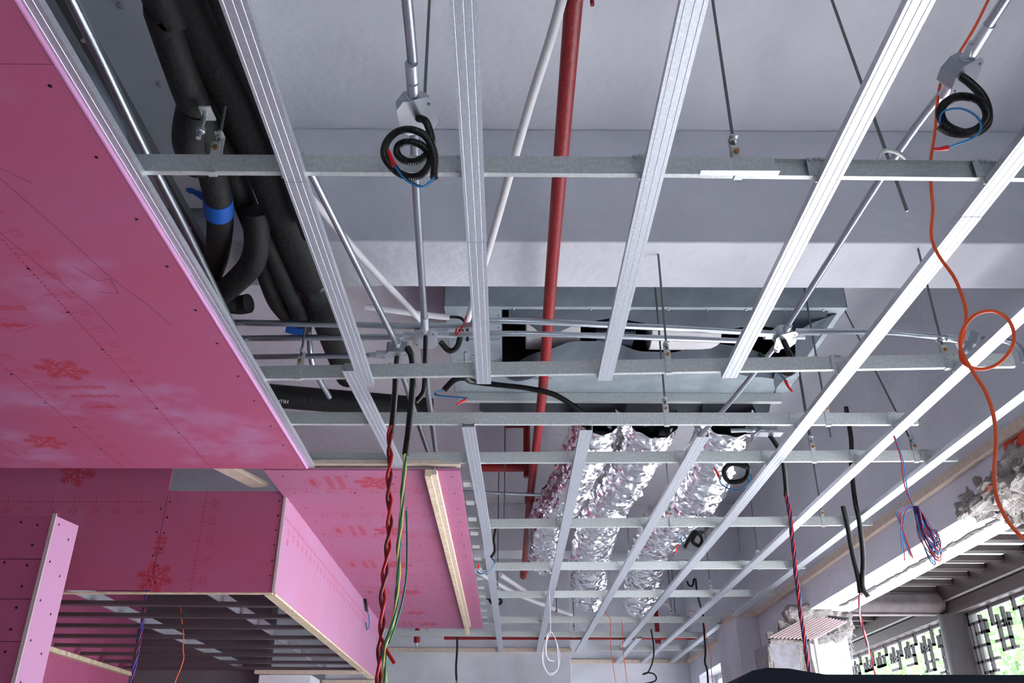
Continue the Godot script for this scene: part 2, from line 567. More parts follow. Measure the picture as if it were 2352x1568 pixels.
func runner(x0: float, z0: float, x1: float, z1: float, label: String, open_front := false, lift := 0.0) -> Node3D:
	var t := thing("main_runner", label, "ceiling runner", Vector3((x0 + x1) / 2, RAIL + lift, (z0 + z1) / 2), "main runners of the open ceiling grid")
	var st := begin()
	var a := Vector3(x0, RAIL + lift, z0)
	var b := Vector3(x1, RAIL + lift, z1)
	if open_front:
		extrude(st, runner_profile(), b + Vector3(0, 0, -0.015), a + Vector3(0, 0, -0.015))
	else:
		extrude(st, runner_profile(), a, b)
	obj("rail", st, M.galvanised_dull, t)
	runners.append([x0, z0, x1, z1])
	return t

# a threaded rod from the ceiling with the strap that carries a runner
func hanger(x: float, z: float, label: String, top := 3.87, lean := Vector3.ZERO) -> void:
	var t := thing("hanger_rod", label, "hanger rod", Vector3(x, RAIL, z), "threaded hanger rods of the ceiling grid")
	obj("rod", rod_of(Vector3(x, RAIL + 0.072, z - 0.0075), Vector3(x, top, z - 0.0075) + lean, 0.004, 8), M.threaded_steel, t)
	var st := begin()
	span(st, Vector3(x - 0.010, RAIL - 0.003, z + 0.0006), Vector3(x + 0.010, RAIL + 0.085, z + 0.0024))
	span(st, Vector3(x - 0.010, RAIL - 0.003, z - 0.0185), Vector3(x + 0.010, RAIL - 0.0012, z + 0.0024))
	span(st, Vector3(x - 0.010, RAIL - 0.003, z - 0.0185), Vector3(x + 0.010, RAIL + 0.115, z - 0.0168))
	span(st, Vector3(x - 0.010, RAIL + 0.113, z - 0.0185), Vector3(x + 0.010, RAIL + 0.115, z + 0.004))
	obj("strap", st, M.galvanised_dull, t)
	var b := begin()
	bolt(b, Vector3(x, RAIL + 0.066, z + 0.0024), Vector3.BACK, 0.007, 0.007)
	obj("bolt", b, M.brass, t)
	var n := begin()
	bolt(n, Vector3(x, RAIL + 0.115, z - 0.0075), Vector3.UP, 0.008, 0.008)
	bolt(n, Vector3(x, RAIL + 0.103, z - 0.0075), Vector3.UP, 0.008, 0.008)
	obj("nut", n, M.bright_plate, t)
	if top < 3.4: return
	var p := begin()
	var e := Vector3(x, top, z - 0.0075) + lean
	tube(p, PackedVector3Array([e - Vector3(0, 0.004, 0), e]), 0.018, 12)
	obj("ceiling_plate", p, M.threaded_steel, t)

func build_grid() -> void:
	# the first runner is two lengths, the second with its open side to the front, joined in a sleeve
	var r1 := runner(-0.95, -1.61, 0.62, -1.612, "closed steel runner nearest the camera, running from the pink board past the red pipe")
	obj("sleeve", span_of(Vector3(0.44, RAIL - 0.004, -1.612), Vector3(0.622, RAIL - 0.0005, -1.594)), M.galvanised, r1)
	runner(0.45, -1.616, 1.78, -1.63, "runner nearest the camera with its open trough showing, beside the orange cord", true, 0.0015)
	runner(-0.91, -2.755, 1.705, -2.63, "long steel runner in front of the air unit, second from the camera")
	runner(-0.92, -3.17, 1.60, -3.155, "steel runner just beyond the air unit, its end short of the plastered wall")
	runner(-0.95, -3.635, 1.945, -3.57, "steel runner along the near end of the smaller pink ceiling board")
	runner(-0.28, -4.68, 1.96, -4.595, "steel runner crossing under the three foil ducts at their bends")
	runner(-0.305, -5.70, 1.91, -5.62, "steel runner under the foil ducts, just beyond the red pipe's capped end")
	runner(-0.24, -6.615, 1.97, -6.525, "steel runner behind the lower ends of the foil ducts")
	runner(-0.215, -7.69, 1.81, -7.645, "steel runner level with the far end of the smaller pink board")
	runner(-1.02, -8.42, 1.93, -8.47, "steel runner over the far white wall, carrying the red sprinkler drops")
	runner(0.91, -9.34, 2.0, -9.28, "shortest steel runner, in the far recess by the window")

	furring([[-0.494, -0.2, -0.494, -1.64, 0.0], [-0.494, -1.625, -0.492, -2.395, -0.0012], [-0.492, -2.39, -0.494, -2.775, 0.0]], "furring channel beside the fat black pipe, spliced twice")
	furring([[-0.535, -2.645, -0.478, -3.70, -0.0005]], "short furring channel offset below the pipes, between the two pink boards")
	furring([[-0.082, -0.2, -0.0835, -1.88, 0.0], [-0.084, -1.87, -0.085, -2.745, -0.0012]], "near furring channel between the coiled black hose and the red pipe")
	furring([[-0.156, -3.15, -0.118, -4.72, 0.0], [-0.118, -4.71, -0.067, -9.33, -0.0012]], "far furring channel running along the edge of the smaller pink board")
	furring([[0.329, -0.2, 0.330, -2.717, 0.0]], "near furring channel just beyond the red pipe, toward the opening", "furring channels of the open ceiling grid")
	furring([[0.305, -3.18, 0.318, -9.33, 0.0]], "far furring channel under the first foil duct, ending at the white wall")
	furring([[0.722, -0.2, 0.752, -2.692, 0.0]], "near furring channel in front of the air unit's open end, two from the red pipe")
	furring([[0.775, -3.25, 0.713, -9.33, 0.0]], "far furring channel crossing the third foil duct")
	furring([[1.115, -0.2, 1.133, -1.76, 0.0], [1.133, -1.75, 1.152, -4.63, -0.0012], [1.152, -4.62, 1.13, -8.95, 0.0]], "longest furring channel passing by the air unit's corner, spliced at two places")
	furring([[1.215, -8.4, 1.215, -10.19, 0.0]], "stub of furring channel lapped beside the longest one at the recess")
	furring([[1.515, -0.2, 1.535, -6.45, 0.0], [1.535, -6.44, 1.497, -10.19, -0.0012]], "furring channel passing behind the orange cord's loop")
	furring([[1.836, -0.2, 1.826, -7.22, 0.0]], "furring channel nearest the plastered wall, ending on the white column")
	furring([[1.803, -7.62, 1.806, -10.19, 0.0]], "short furring channel beyond the white column, over the far window")
	furring([[-0.866, -0.2, -0.866, -2.745, 0.0], [-0.866, -2.72, -0.872, -3.66, -0.001]], "edge channel screwed along the free edge of the big pink board", "furring channels of the open ceiling grid", false)

	for h in [[-0.688, -1.61, "hanger rod with hex nut in front of the black elbow pipe"], [0.533, -1.614, "hanger rod on the nearest runner midway between two bright channels"],
			[-0.73, -2.747, "hanger rod on the second runner among the black pipes"], [0.548, -2.685, "hanger rod with rusty bolt in front of the air unit's opening"], [1.485, -2.641, "hanger rod on the second runner inside the orange cord's loop"],
			[1.25, -3.158, "hanger rod on the third runner by the air unit's far corner"], [0.62, -3.162, "hanger rod on the third runner behind the air unit"],
			[1.33, -3.585, "hanger rod holding the fourth runner above the red and blue twisted wire"],
			[0.885, -4.63, "hanger rod in front of the third foil duct's bend"], [1.70, -4.605, "hanger rod on the fifth runner near the plastered wall"],
			[0.79, -5.66, "hanger rod between the second and third foil ducts"], [1.62, -5.632, "hanger rod on the sixth runner near the white column"],
			[-0.075, -6.608, "hanger rod over the corner of the smaller pink board's far half"], [1.50, -6.545, "hanger rod above the long black cable's hook"],
			[0.42, -7.677, "hanger rod beside the second foil duct's open end"], [1.40, -7.655, "hanger rod beside the third foil duct's open end"],
			[-0.75, -8.425, "hanger rod near the sprinkler drop by the pink fascia"], [0.62, -8.45, "hanger rod on the runner above the hanging white wire coil"]]:
		hanger(h[0], h[1], h[2], 3.07 if h[0] < -0.68 and h[1] > -3.0 else 3.35 if h[1] < -2.615 and h[1] > -2.93 else (3.45 if h[1] < -7.55 and h[1] > -7.85 else 3.87))
	hanger(1.77, -3.574, "leaning hanger rod beside the air unit, its plate on the ceiling", 3.87, Vector3(-0.03, 0, -0.37))

	# rods that carry nothing yet
	for h in [[Vector3(-0.64, 3.87, -1.32), Vector3(-0.655, 3.30, -1.30), "bare rod ending above the fat black pipe"], [Vector3(0.95, 2.83, -1.70), Vector3(0.86, 3.87, -1.70), "bare rod with a bent clamp hooked to the conduit, end below the runner"],
			[Vector3(1.60, 3.87, -4.05), Vector3(1.60, 3.16, -4.05), "bare rod hanging from the ceiling near the grey junction box"], [Vector3(1.55, 3.87, -8.3), Vector3(1.55, 3.045, -8.3), "bare rod carrying the small junction box over the far recess"], [Vector3(-0.02, 3.87, -4.9), Vector3(-0.02, 2.95, -4.9), "bare rod hanging beside the red pipe's coupling"],
			[Vector3(-0.22, 3.87, -1.66), Vector3(-0.205, 3.10, -1.60), "thin rod just behind the octagonal box with the coiled hose"]]:
		var t := thing("bare_rod", h[2], "threaded rod", h[1], "loose threaded rods")
		obj("rod", rod_of(h[0], h[1], 0.004, 8), M.threaded_steel, t)
		if h[2].contains("clamp"):
			obj("clamp", pipe_of([Vector3(0.905, 2.96, -1.71), Vector3(0.92, 3.0, -1.69), Vector3(0.955, 3.0, -1.69), Vector3(1.0, 2.985, -1.72), Vector3(1.03, 2.95, -1.74)], 0.006, 6), M.galvanised_dull, t)

# ---------------------------------------------------------------- pink gypsum boards
func screws(at: Array, n: Vector3, parent: Node) -> void:
	var st := begin()
	for p in at:
		tube(st, PackedVector3Array([p - n * 0.002, p + n * 0.0012]), 0.0042, 8)
	var o := obj("screw_heads", st, M.black_plastic, parent)
	o.set_meta("kind", "stuff")

func build_boards() -> void:
	# the big ceiling board
	var x0 := -2.9
	var w := 2.03
	var l := 3.44
	var top := -0.18
	var marks := [
		{"kind": "rule", "at": Vector2(-1.287 - x0, 0.4), "length": 3.1, "first": -3 + 10, "offset": 0.013 + 1.022 - 0.82 + 0.102},
		{"kind": "rule", "at": Vector2(-1.665 - x0, 0.4), "length": 3.1, "first": 7, "offset": 0.1},
		{"kind": "rule", "at": Vector2(-2.05 - x0, 0.4), "length": 3.1, "first": 7, "offset": 0.07},
		{"kind": "crystal", "at": Vector2(-1.485 - x0, 2.62 + top), "size": 0.19},
		{"kind": "words", "at": Vector2(-1.40 - x0, 2.775 + top), "dir": Vector2(-1, 0), "size": 0.026, "count": 6},
		{"kind": "words", "at": Vector2(-1.38 - x0, 2.85 + top), "dir": Vector2(-1, 0), "size": 0.026, "count": 6},
		{"kind": "rhomb", "at": Vector2(-1.478 - x0, 2.935 + top), "dir": Vector2(1, 0), "size": 0.085},
		{"kind": "words", "at": Vector2(-1.40 - x0, 2.215 + top), "dir": Vector2(-1, 0), "size": 0.028, "count": 6},
		{"kind": "rhomb", "at": Vector2(-1.50 - x0, 2.31 + top), "dir": Vector2(1, 0), "size": 0.085},
		{"kind": "crystal", "at": Vector2(-1.86 - x0, 3.30 + top), "size": 0.18},
		{"kind": "pencil", "points": [Vector2(-1.21 - x0, 1.41 + top), Vector2(-1.16 - x0, 1.62 + top), Vector2(-1.12 - x0, 1.83 + top), Vector2(-1.09 - x0, 2.02 + top), Vector2(-1.04 - x0, 2.19 + top), Vector2(-1.015 - x0, 2.30 + top)]},
		{"kind": "pencil", "points": [Vector2(-1.30 - x0, 1.70 + top), Vector2(-1.25 - x0, 1.98 + top), Vector2(-1.205 - x0, 2.20 + top), Vector2(-1.20 - x0, 2.36 + top)]},
		{"kind": "pencil", "points": [Vector2(-1.24 - x0, 1.52 + top), Vector2(-1.14 - x0, 1.57 + top), Vector2(-1.10 - x0, 1.62 + top)]},
		{"kind": "pencil", "points": [Vector2(-1.16 - x0, 1.98 + top), Vector2(-1.13 - x0, 2.05 + top), Vector2(-1.09 - x0, 2.04 + top), Vector2(-1.10 - x0, 2.12 + top), Vector2(-1.15 - x0, 2.11 + top)]},
		{"kind": "scratch", "at": Vector2(-1.19 - x0, 1.37 + top), "dir": Vector2(0.9, 0.4), "size": 0.05},
		{"kind": "scratch", "at": Vector2(-1.13 - x0, 1.33 + top), "dir": Vector2(0.3, 0.9), "size": 0.035}]
	var tex := board_texture(21, w, l, 480.0, marks)
	var pa := board_material("printed_board_big", tex)
	var t := thing("gypsum_ceiling", "big printed pink gypsum ceiling board with dashed ruler lines and pencil scribbles", "gypsum board", Vector3(-1.9, 2.84, -1.9), "pink gypsum ceiling boards")
	var o := Vector3(x0, 0, top)
	obj("board", board_of(Vector3(x0, 2.840, top), Vector3(-2.089, 2.8498, -3.62), o, Vector3.RIGHT, Vector3.FORWARD, w, l), pa, t)
	obj("board", board_of(Vector3(-2.087, 2.840, -1.25), Vector3(-0.878, 2.8498, -3.62), o, Vector3.RIGHT, Vector3.FORWARD, w, l), pa, t)
	obj("board", board_of(Vector3(-2.087, 2.840, top), Vector3(-0.878, 2.8498, -1.2485), o, Vector3.RIGHT, Vector3.FORWARD, w, l), pa, t)
	obj("paper_edge", span_of(Vector3(-0.878, 2.8385, top), Vector3(-0.870, 2.8495, -3.62), 0.002), mat("edge_paper", Color(0.80, 0.56, 0.74), 0.7), t)
	var at := []
	for k in 16:
		at.append(Vector3(-0.911, 2.84, -0.4 - 0.226 * k + 0.02 * sin(k * 3.1)))
		at.append(Vector3(-1.287, 2.84, -0.55 - 0.24 * k))
		at.append(Vector3(-1.67, 2.84, -0.5 - 0.24 * k))
	screws(at.filter(func(p): return p.z > -3.6), Vector3.DOWN, t)

	# the smaller ceiling board, its rulers lying across the room
	var sw := 0.856
	var sl := 4.16
	marks = []
	for k in 7:
		var z := 0.26 + 0.405 * k + 0.15 * (k / 3)
		marks.append({"kind": "rule", "at": Vector2(0.03, z), "dir": Vector2(1, 0), "length": 0.8, "side": 1, "first": 3 + k})
	for z in [0.17, 0.99, 1.78, 2.62, 3.43, 3.95]:
		marks.append({"kind": "crystal", "at": Vector2(0.34 + fmod(z * 0.7, 0.3), z), "size": 0.2})
		marks.append({"kind": "words", "at": Vector2(0.20 + fmod(z * 0.7, 0.3), z - 0.09), "dir": Vector2(0, 1), "size": 0.028, "count": 6})
		marks.append({"kind": "words", "at": Vector2(0.15 + fmod(z * 0.7, 0.3), z - 0.09), "dir": Vector2(0, 1), "size": 0.028, "count": 6})
		marks.append({"kind": "rhomb", "at": Vector2(0.06 + fmod(z * 0.7, 0.3), z), "dir": Vector2(0, 1), "size": 0.08})
	var pb := board_material("printed_board_small", board_texture(40, sw, sl, 400.0, marks, 0.25, Color(0.67, 0.405, 0.54)))  # base paler than the big board: light from the opening put into the pink
	t = thing("gypsum_ceiling", "smaller printed pink gypsum ceiling board beyond the runners, a pale strip hung under it", "gypsum board", Vector3(-0.64, 2.84, -5.7), "pink gypsum ceiling boards")
	o = Vector3(-1.066, 0, -3.64)
	for k in 4:
		var z1 := -3.64 - 1.215 * k
		obj("board", board_of(Vector3(-1.066, 2.840, z1 if k == 0 else z1 - 0.0015), Vector3(-0.212, 2.8498, maxf(z1 - 1.215, -7.8)), o, Vector3.RIGHT, Vector3.FORWARD, sw, sl), pb, t)
	at = []
	for k in 17:
		for x in [-1.0, -0.72, -0.5, -0.25]:
			at.append(Vector3(x, 2.84, -3.72 - 0.245 * k))
	screws(at, Vector3.DOWN, t)
	# the doubled plywood strip under it and the plank along its near edge
	t = thing("plywood_strip", "pale doubled plywood strip fixed under the smaller pink ceiling board", "wooden strip", Vector3(-0.33, 2.80, -5.8))
	obj("strip", span_of(Vector3(-0.362, 2.806, -3.62), Vector3(-0.332, 2.840, -7.95), 0.002), M.pale_wood, t)
	obj("strip", span_of(Vector3(-0.332, 2.816, -3.62), Vector3(-0.309, 2.840, -7.60), 0.002), M.batten_wood, t)
	t = thing("plank", "raw wooden plank along the near edge of the smaller pink board", "wooden plank", Vector3(-0.55, 2.84, -3.63))
	obj("plank", span_of(Vector3(-0.90, 2.862, -3.665), Vector3(-0.21, 2.885, -3.62), 0.002), M.batten_wood, t)
	t = thing("joist_clip", "row of small steel tabs standing along the smaller pink board's outer edge", "steel clips", Vector3(-0.2, 2.85, -5.0))
	for k in 14:
		obj("tab", span_of(Vector3(-0.207, 2.86, -3.86 - 0.29 * k), Vector3(-0.165, 2.868, -3.93 - 0.29 * k)), M.galvanised_dull, t)

	# the dropped box: two fascias round an unfinished lower ceiling
	var fl := board_material("printed_fascia_front", board_texture(50, 2.0, 0.7, 400.0, [
		{"kind": "rule", "at": Vector2(0.1, 0.22), "dir": Vector2(1, 0), "length": 1.3, "side": 1},
		{"kind": "crystal", "at": Vector2(1.0, 0.05), "size": 0.2},
		{"kind": "rule", "at": Vector2(1.63, 0.02), "dir": Vector2(0, 1), "length": 0.66, "side": -1, "first": 3},
		{"kind": "words", "at": Vector2(1.48, 0.40), "dir": Vector2(0, 1), "size": 0.05, "count": 2},
		{"kind": "crystal", "at": Vector2(1.46, 0.62), "size": 0.18}], 0.3))
	t = thing("gypsum_fascia", "shaded pink gypsum fascia facing the camera, the front of the dropped box", "gypsum fascia", Vector3(-2.0, 2.39, -4.04), "pink fascias of the dropped box")
	o = Vector3(-3.1, 3.01, -4.03)
	obj("board", board_of(Vector3(-3.1, 2.405, -4.042), Vector3(-1.622, 3.01, -4.03), o, Vector3.RIGHT, Vector3.DOWN, 2.04, 0.62), fl, t)
	obj("board", board_of(Vector3(-1.6195, 2.395, -4.042), Vector3(-1.0665, 2.868, -4.03), o, Vector3.RIGHT, Vector3.DOWN, 2.04, 0.62), fl, t)
	obj("cut_edge", span_of(Vector3(-3.1, 2.390, -4.055), Vector3(-1.0665, 2.3965, -4.031)), M.pale_wood, t)
	at = []
	for k in 6:
		at.append(Vector3(-1.635 - 0.002 * k, 2.45 + 0.11 * k, -4.03))
		at.append(Vector3(-1.605, 2.44 + 0.075 * k, -4.03))
		at.append(Vector3(-1.085, 2.47 + 0.07 * k, -4.03))
	screws(at.filter(func(p): return p.y < 2.85), Vector3.BACK, t)
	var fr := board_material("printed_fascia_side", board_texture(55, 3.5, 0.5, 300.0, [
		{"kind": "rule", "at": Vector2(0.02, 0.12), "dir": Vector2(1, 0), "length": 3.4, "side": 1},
		{"kind": "words", "at": Vector2(0.1, 0.2), "dir": Vector2(1, 0), "size": 0.03, "count": 1}], 0.1, Color(0.70, 0.505, 0.645)))  # palest base: daylight falling on this side is put into the pink
	t = thing("gypsum_fascia", "bright pink gypsum fascia running away along the dropped box, lit by the opening", "gypsum fascia", Vector3(-1.06, 2.39, -5.7), "pink fascias of the dropped box")
	o = Vector3(-1.06, 2.868, -4.03)
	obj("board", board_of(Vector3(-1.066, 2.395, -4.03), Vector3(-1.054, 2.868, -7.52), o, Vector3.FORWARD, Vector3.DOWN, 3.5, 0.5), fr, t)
	obj("cut_edge", span_of(Vector3(-1.0668, 2.395, -4.029), Vector3(-1.0545, 2.868, -4.0245)), M.gypsum_core, t)
	for k in 9:
		var z2 := -4.05 - 0.37 * k
		obj("backing_strip", span_of(Vector3(-1.105, 2.385, z2), Vector3(-1.056, 2.395, z2 - 0.36)), M.pale_wood, t)
	at = []
	for k in 12:
		at.append(Vector3(-1.054, 2.84, -4.1 - 0.27 * k))
	screws(at, Vector3.RIGHT, t)

	# a lone partition end of pink strips
	t = thing("partition_end", "pink gypsum partition end standing beside the frame edge, screws in pairs on its bright side", "partition", Vector3(-2.2, 0, -3.08))
	var yy := [0.0, 0.5, 1.0, 1.5, 1.9, 2.032, 2.168, 2.302, 2.455]
	for k in 8:
		obj("board_strip", span_of(Vector3(-2.9, yy[k] + 0.001, -3.012), Vector3(-1.597, yy[k + 1] - 0.001, -3.0), 0.0006), M.plain_pink, t)
	var e := begin()
	extrude(e, profile([-0.172, 0, 0, 0, 0, 2.452, -0.172, 2.464]), Vector3(-1.594, 0, -3.0), Vector3(-1.582, 0, -3.0))
	obj("end_board", e, mat("lit_pink", Color(0.70, 0.505, 0.645), 0.75), t)  # lighter copy of the strips' pink, window light painted into the end face
	obj("cut_edge", span_of(Vector3(-1.5945, 0, -3.0005), Vector3(-1.5815, 2.46, -2.996)), M.gypsum_core, t)
	obj("core", span_of(Vector3(-2.9, 0, -3.16), Vector3(-1.595, 2.45, -3.0125)), M.gypsum_core, t)
	at = []
	for k in 12:
		at.append(Vector3(-1.582, 2.43 - 0.13 * k, -3.03))
		at.append(Vector3(-1.582, 2.40 - 0.13 * k, -3.12))
	screws(at, Vector3.RIGHT, t)
	at = []
	for k in 7:
		at.append(Vector3(-1.64, 2.42 - 0.07 * k, -3.0))
		at.append(Vector3(-1.70 - 0.02 * k, 2.43 - 0.14 * k, -3.0))
	screws(at, Vector3.BACK, t)

	t = thing("plank", "raw plank slanting across the gap above the shaded fascia", "wooden plank", Vector3(-1.25, 2.88, -3.85))
	var pk := begin()
	box(pk, Vector3(-1.26, 2.90, -3.84), Vector3(0.09, 0.02, 0.42), Basis(Vector3.UP, -0.35), 0.002)
	obj("plank", pk, M.batten_wood, t)
	# the unfinished lower ceiling inside the box
	var lz := [-4.36, -4.69, -5.03, -5.40, -5.78, -6.16, -6.54, -6.90]
	for k in 8:
		t = thing("cross_channel", ["first", "second", "third", "fourth", "fifth", "sixth", "seventh", "last"][k] + " dark cross channel behind the shaded fascia, counted away from it, in the dropped box", "ceiling channel", Vector3(-1.9, 2.397, lz[k]), "cross channels inside the dropped box")
		var st := begin()
		extrude(st, furring_profile(), Vector3(-2.84, 2.397, lz[k] + 0.03), Vector3(-1.107, 2.397, lz[k] - 0.03))
		obj("channel_length", st, M.shaded_steel, t)
	for r in [[-2.02, -2.02, "steel runner deeper inside the dropped box, toward the pink wall"], [-1.40, -1.38, "steel runner inside the dropped box beside the bright fascia"]]:
		t = thing("main_runner", r[2], "ceiling runner", Vector3(r[0], 2.416, -5.6), "main runners of the open ceiling grid")
		var st2 := begin()
		extrude(st2, runner_profile(), Vector3(r[0], 2.4165, -4.05), Vector3(r[1], 2.4165, -7.05))
		obj("rail", st2, M.galvanised, t)
	t = thing("batten", "row of cut wooden battens along the pink wall inside the dropped box", "wooden battens", Vector3(-2.85, 2.36, -5.6))
	for k in 8:
		obj("batten_length", span_of(Vector3(-2.888, 2.366, -4.06 - 0.375 * k), Vector3(-2.842, 2.394, -4.425 - 0.375 * k), 0.002), M.pale_wood, t)

# ---------------------------------------------------------------- pipes, conduits and their boxes
func conduit(p: Array, label: String, r := 0.011, couplings := []) -> void:
	var t := thing("conduit", label, "conduit", p[0])
	obj("tube", pipe_of(p, r, 14), M.conduit, t)
	for c in couplings:
		obj("coupling", rod_of(c[0], c[1], r * 1.22, 14), M.galvanised, t)

# an eight-sided junction box hung open side down, its clipped cover plate below
func junction_box(at: Vector3, label: String, lean: Basis, outlets: Array, square := false, size := 0.04, plate := true) -> Node3D:
	var t := thing("junction_box", label, "junction box", at, "metal junction boxes")
	var st := begin()
	var prof := PackedVector2Array()
	for k in 8:
		var an := TAU * (k + 0.5) / 8.0
		prof.append(Vector2(cos(an), sin(an)) * size * 1.08)
	if square: prof = profile([-size, -size * 0.86, -size * 0.86, -size, size * 0.86, -size, size, -size * 0.86, size, size * 0.86, size * 0.86, size, -size * 0.86, size, -size, size * 0.86])
	extrude(st, prof, at + lean * Vector3(0, -0.024, 0), at + lean * Vector3(0, 0.027, 0), lean * Vector3.BACK)
	obj("body", st, M.cast_zinc, t)
	if plate:
		st = begin()
		var s := size * 1.14
		var c := s * 0.62
		extrude(st, profile([-s, -c, -c, -s, c, -s, s, -c, s, c, c, s, -c, s, -s, c]), at + lean * Vector3(0, -0.0262, 0), at + lean * Vector3(0, -0.0242, 0), lean * Vector3.BACK)
		obj("cover_plate", st, M.bright_plate, t)
		for q in [Vector3(0.031, -0.0262, 0.026), Vector3(-0.031, -0.0262, -0.026)]:
			st = begin()
			bolt(st, at + lean * (q * size / 0.04), lean * Vector3.DOWN, 0.0035, 0.002)
			obj("screw", st, M.threaded_steel, t)
	for o in outlets:
		var d: Vector3 = o.normalized()
		st = begin()
		tube(st, PackedVector3Array([at + d * size * 0.8, at + d * size * 1.08, at + d * size * 1.1, at + d * (size + 0.042)]), PackedFloat32Array([0.0165, 0.0165, 0.0135, 0.0135]), 14)
		obj("connector", st, M.galvanised, t)
	return t

# a ribbed black hose with the wires that stick out of it and their red cap
func hose(p: Array, wires: Array, cap: Array, label: String, r := 0.0088) -> void:
	var t := thing("ribbed_hose", label, "flexible conduit", p[0])
	obj("hose", ribbed_of(p, r), M.black_plastic, t)
	if wires.size():
		var off := []
		for q in wires: off.append(q + Vector3(0.003, 0.003, -0.003))
		obj("wire", pipe_of(wires, 0.0022, 6), M.blue_wire, t)
		obj("wire", pipe_of(off, 0.0022, 6), M.black_wire, t)
	if cap.size():
		var pts := curve(cap, 5)
		var rad := PackedFloat32Array()
		for i in pts.size(): rad.append(lerpf(0.006, 0.0028, float(i) / pts.size()))
		var st := begin()
		tube(st, pts, rad, 9)
		obj("wire_cap", st, M.red_cap, t)

# strands laid round one another along a line
func twisted(p: Array, colours: Array, r: float, lay: float, label: String, called := "twisted_wire") -> Node3D:
	var t := thing(called, label, "wires", p[p.size() - 1])
	var c := even(curve(p, 10), 0.012)
	var f := frames(c)
	for k in colours.size():
		var pts := PackedVector3Array()
		var d := 0.0
		for i in c.size():
			var an: float = TAU * (float(k) / colours.size() + d / lay)
			var b: Basis = f[i]
			pts.append(c[i] + (b.x * cos(an) + b.y * sin(an)) * r * (1.0 if colours.size() == 2 else 1.25) * (1.0 + 0.25 * sin(i * 0.9 + k)))
			d += 0.012
		var st := begin()
		tube(st, pts, r, 7)
		obj("strand", st, colours[k], t)
	return t

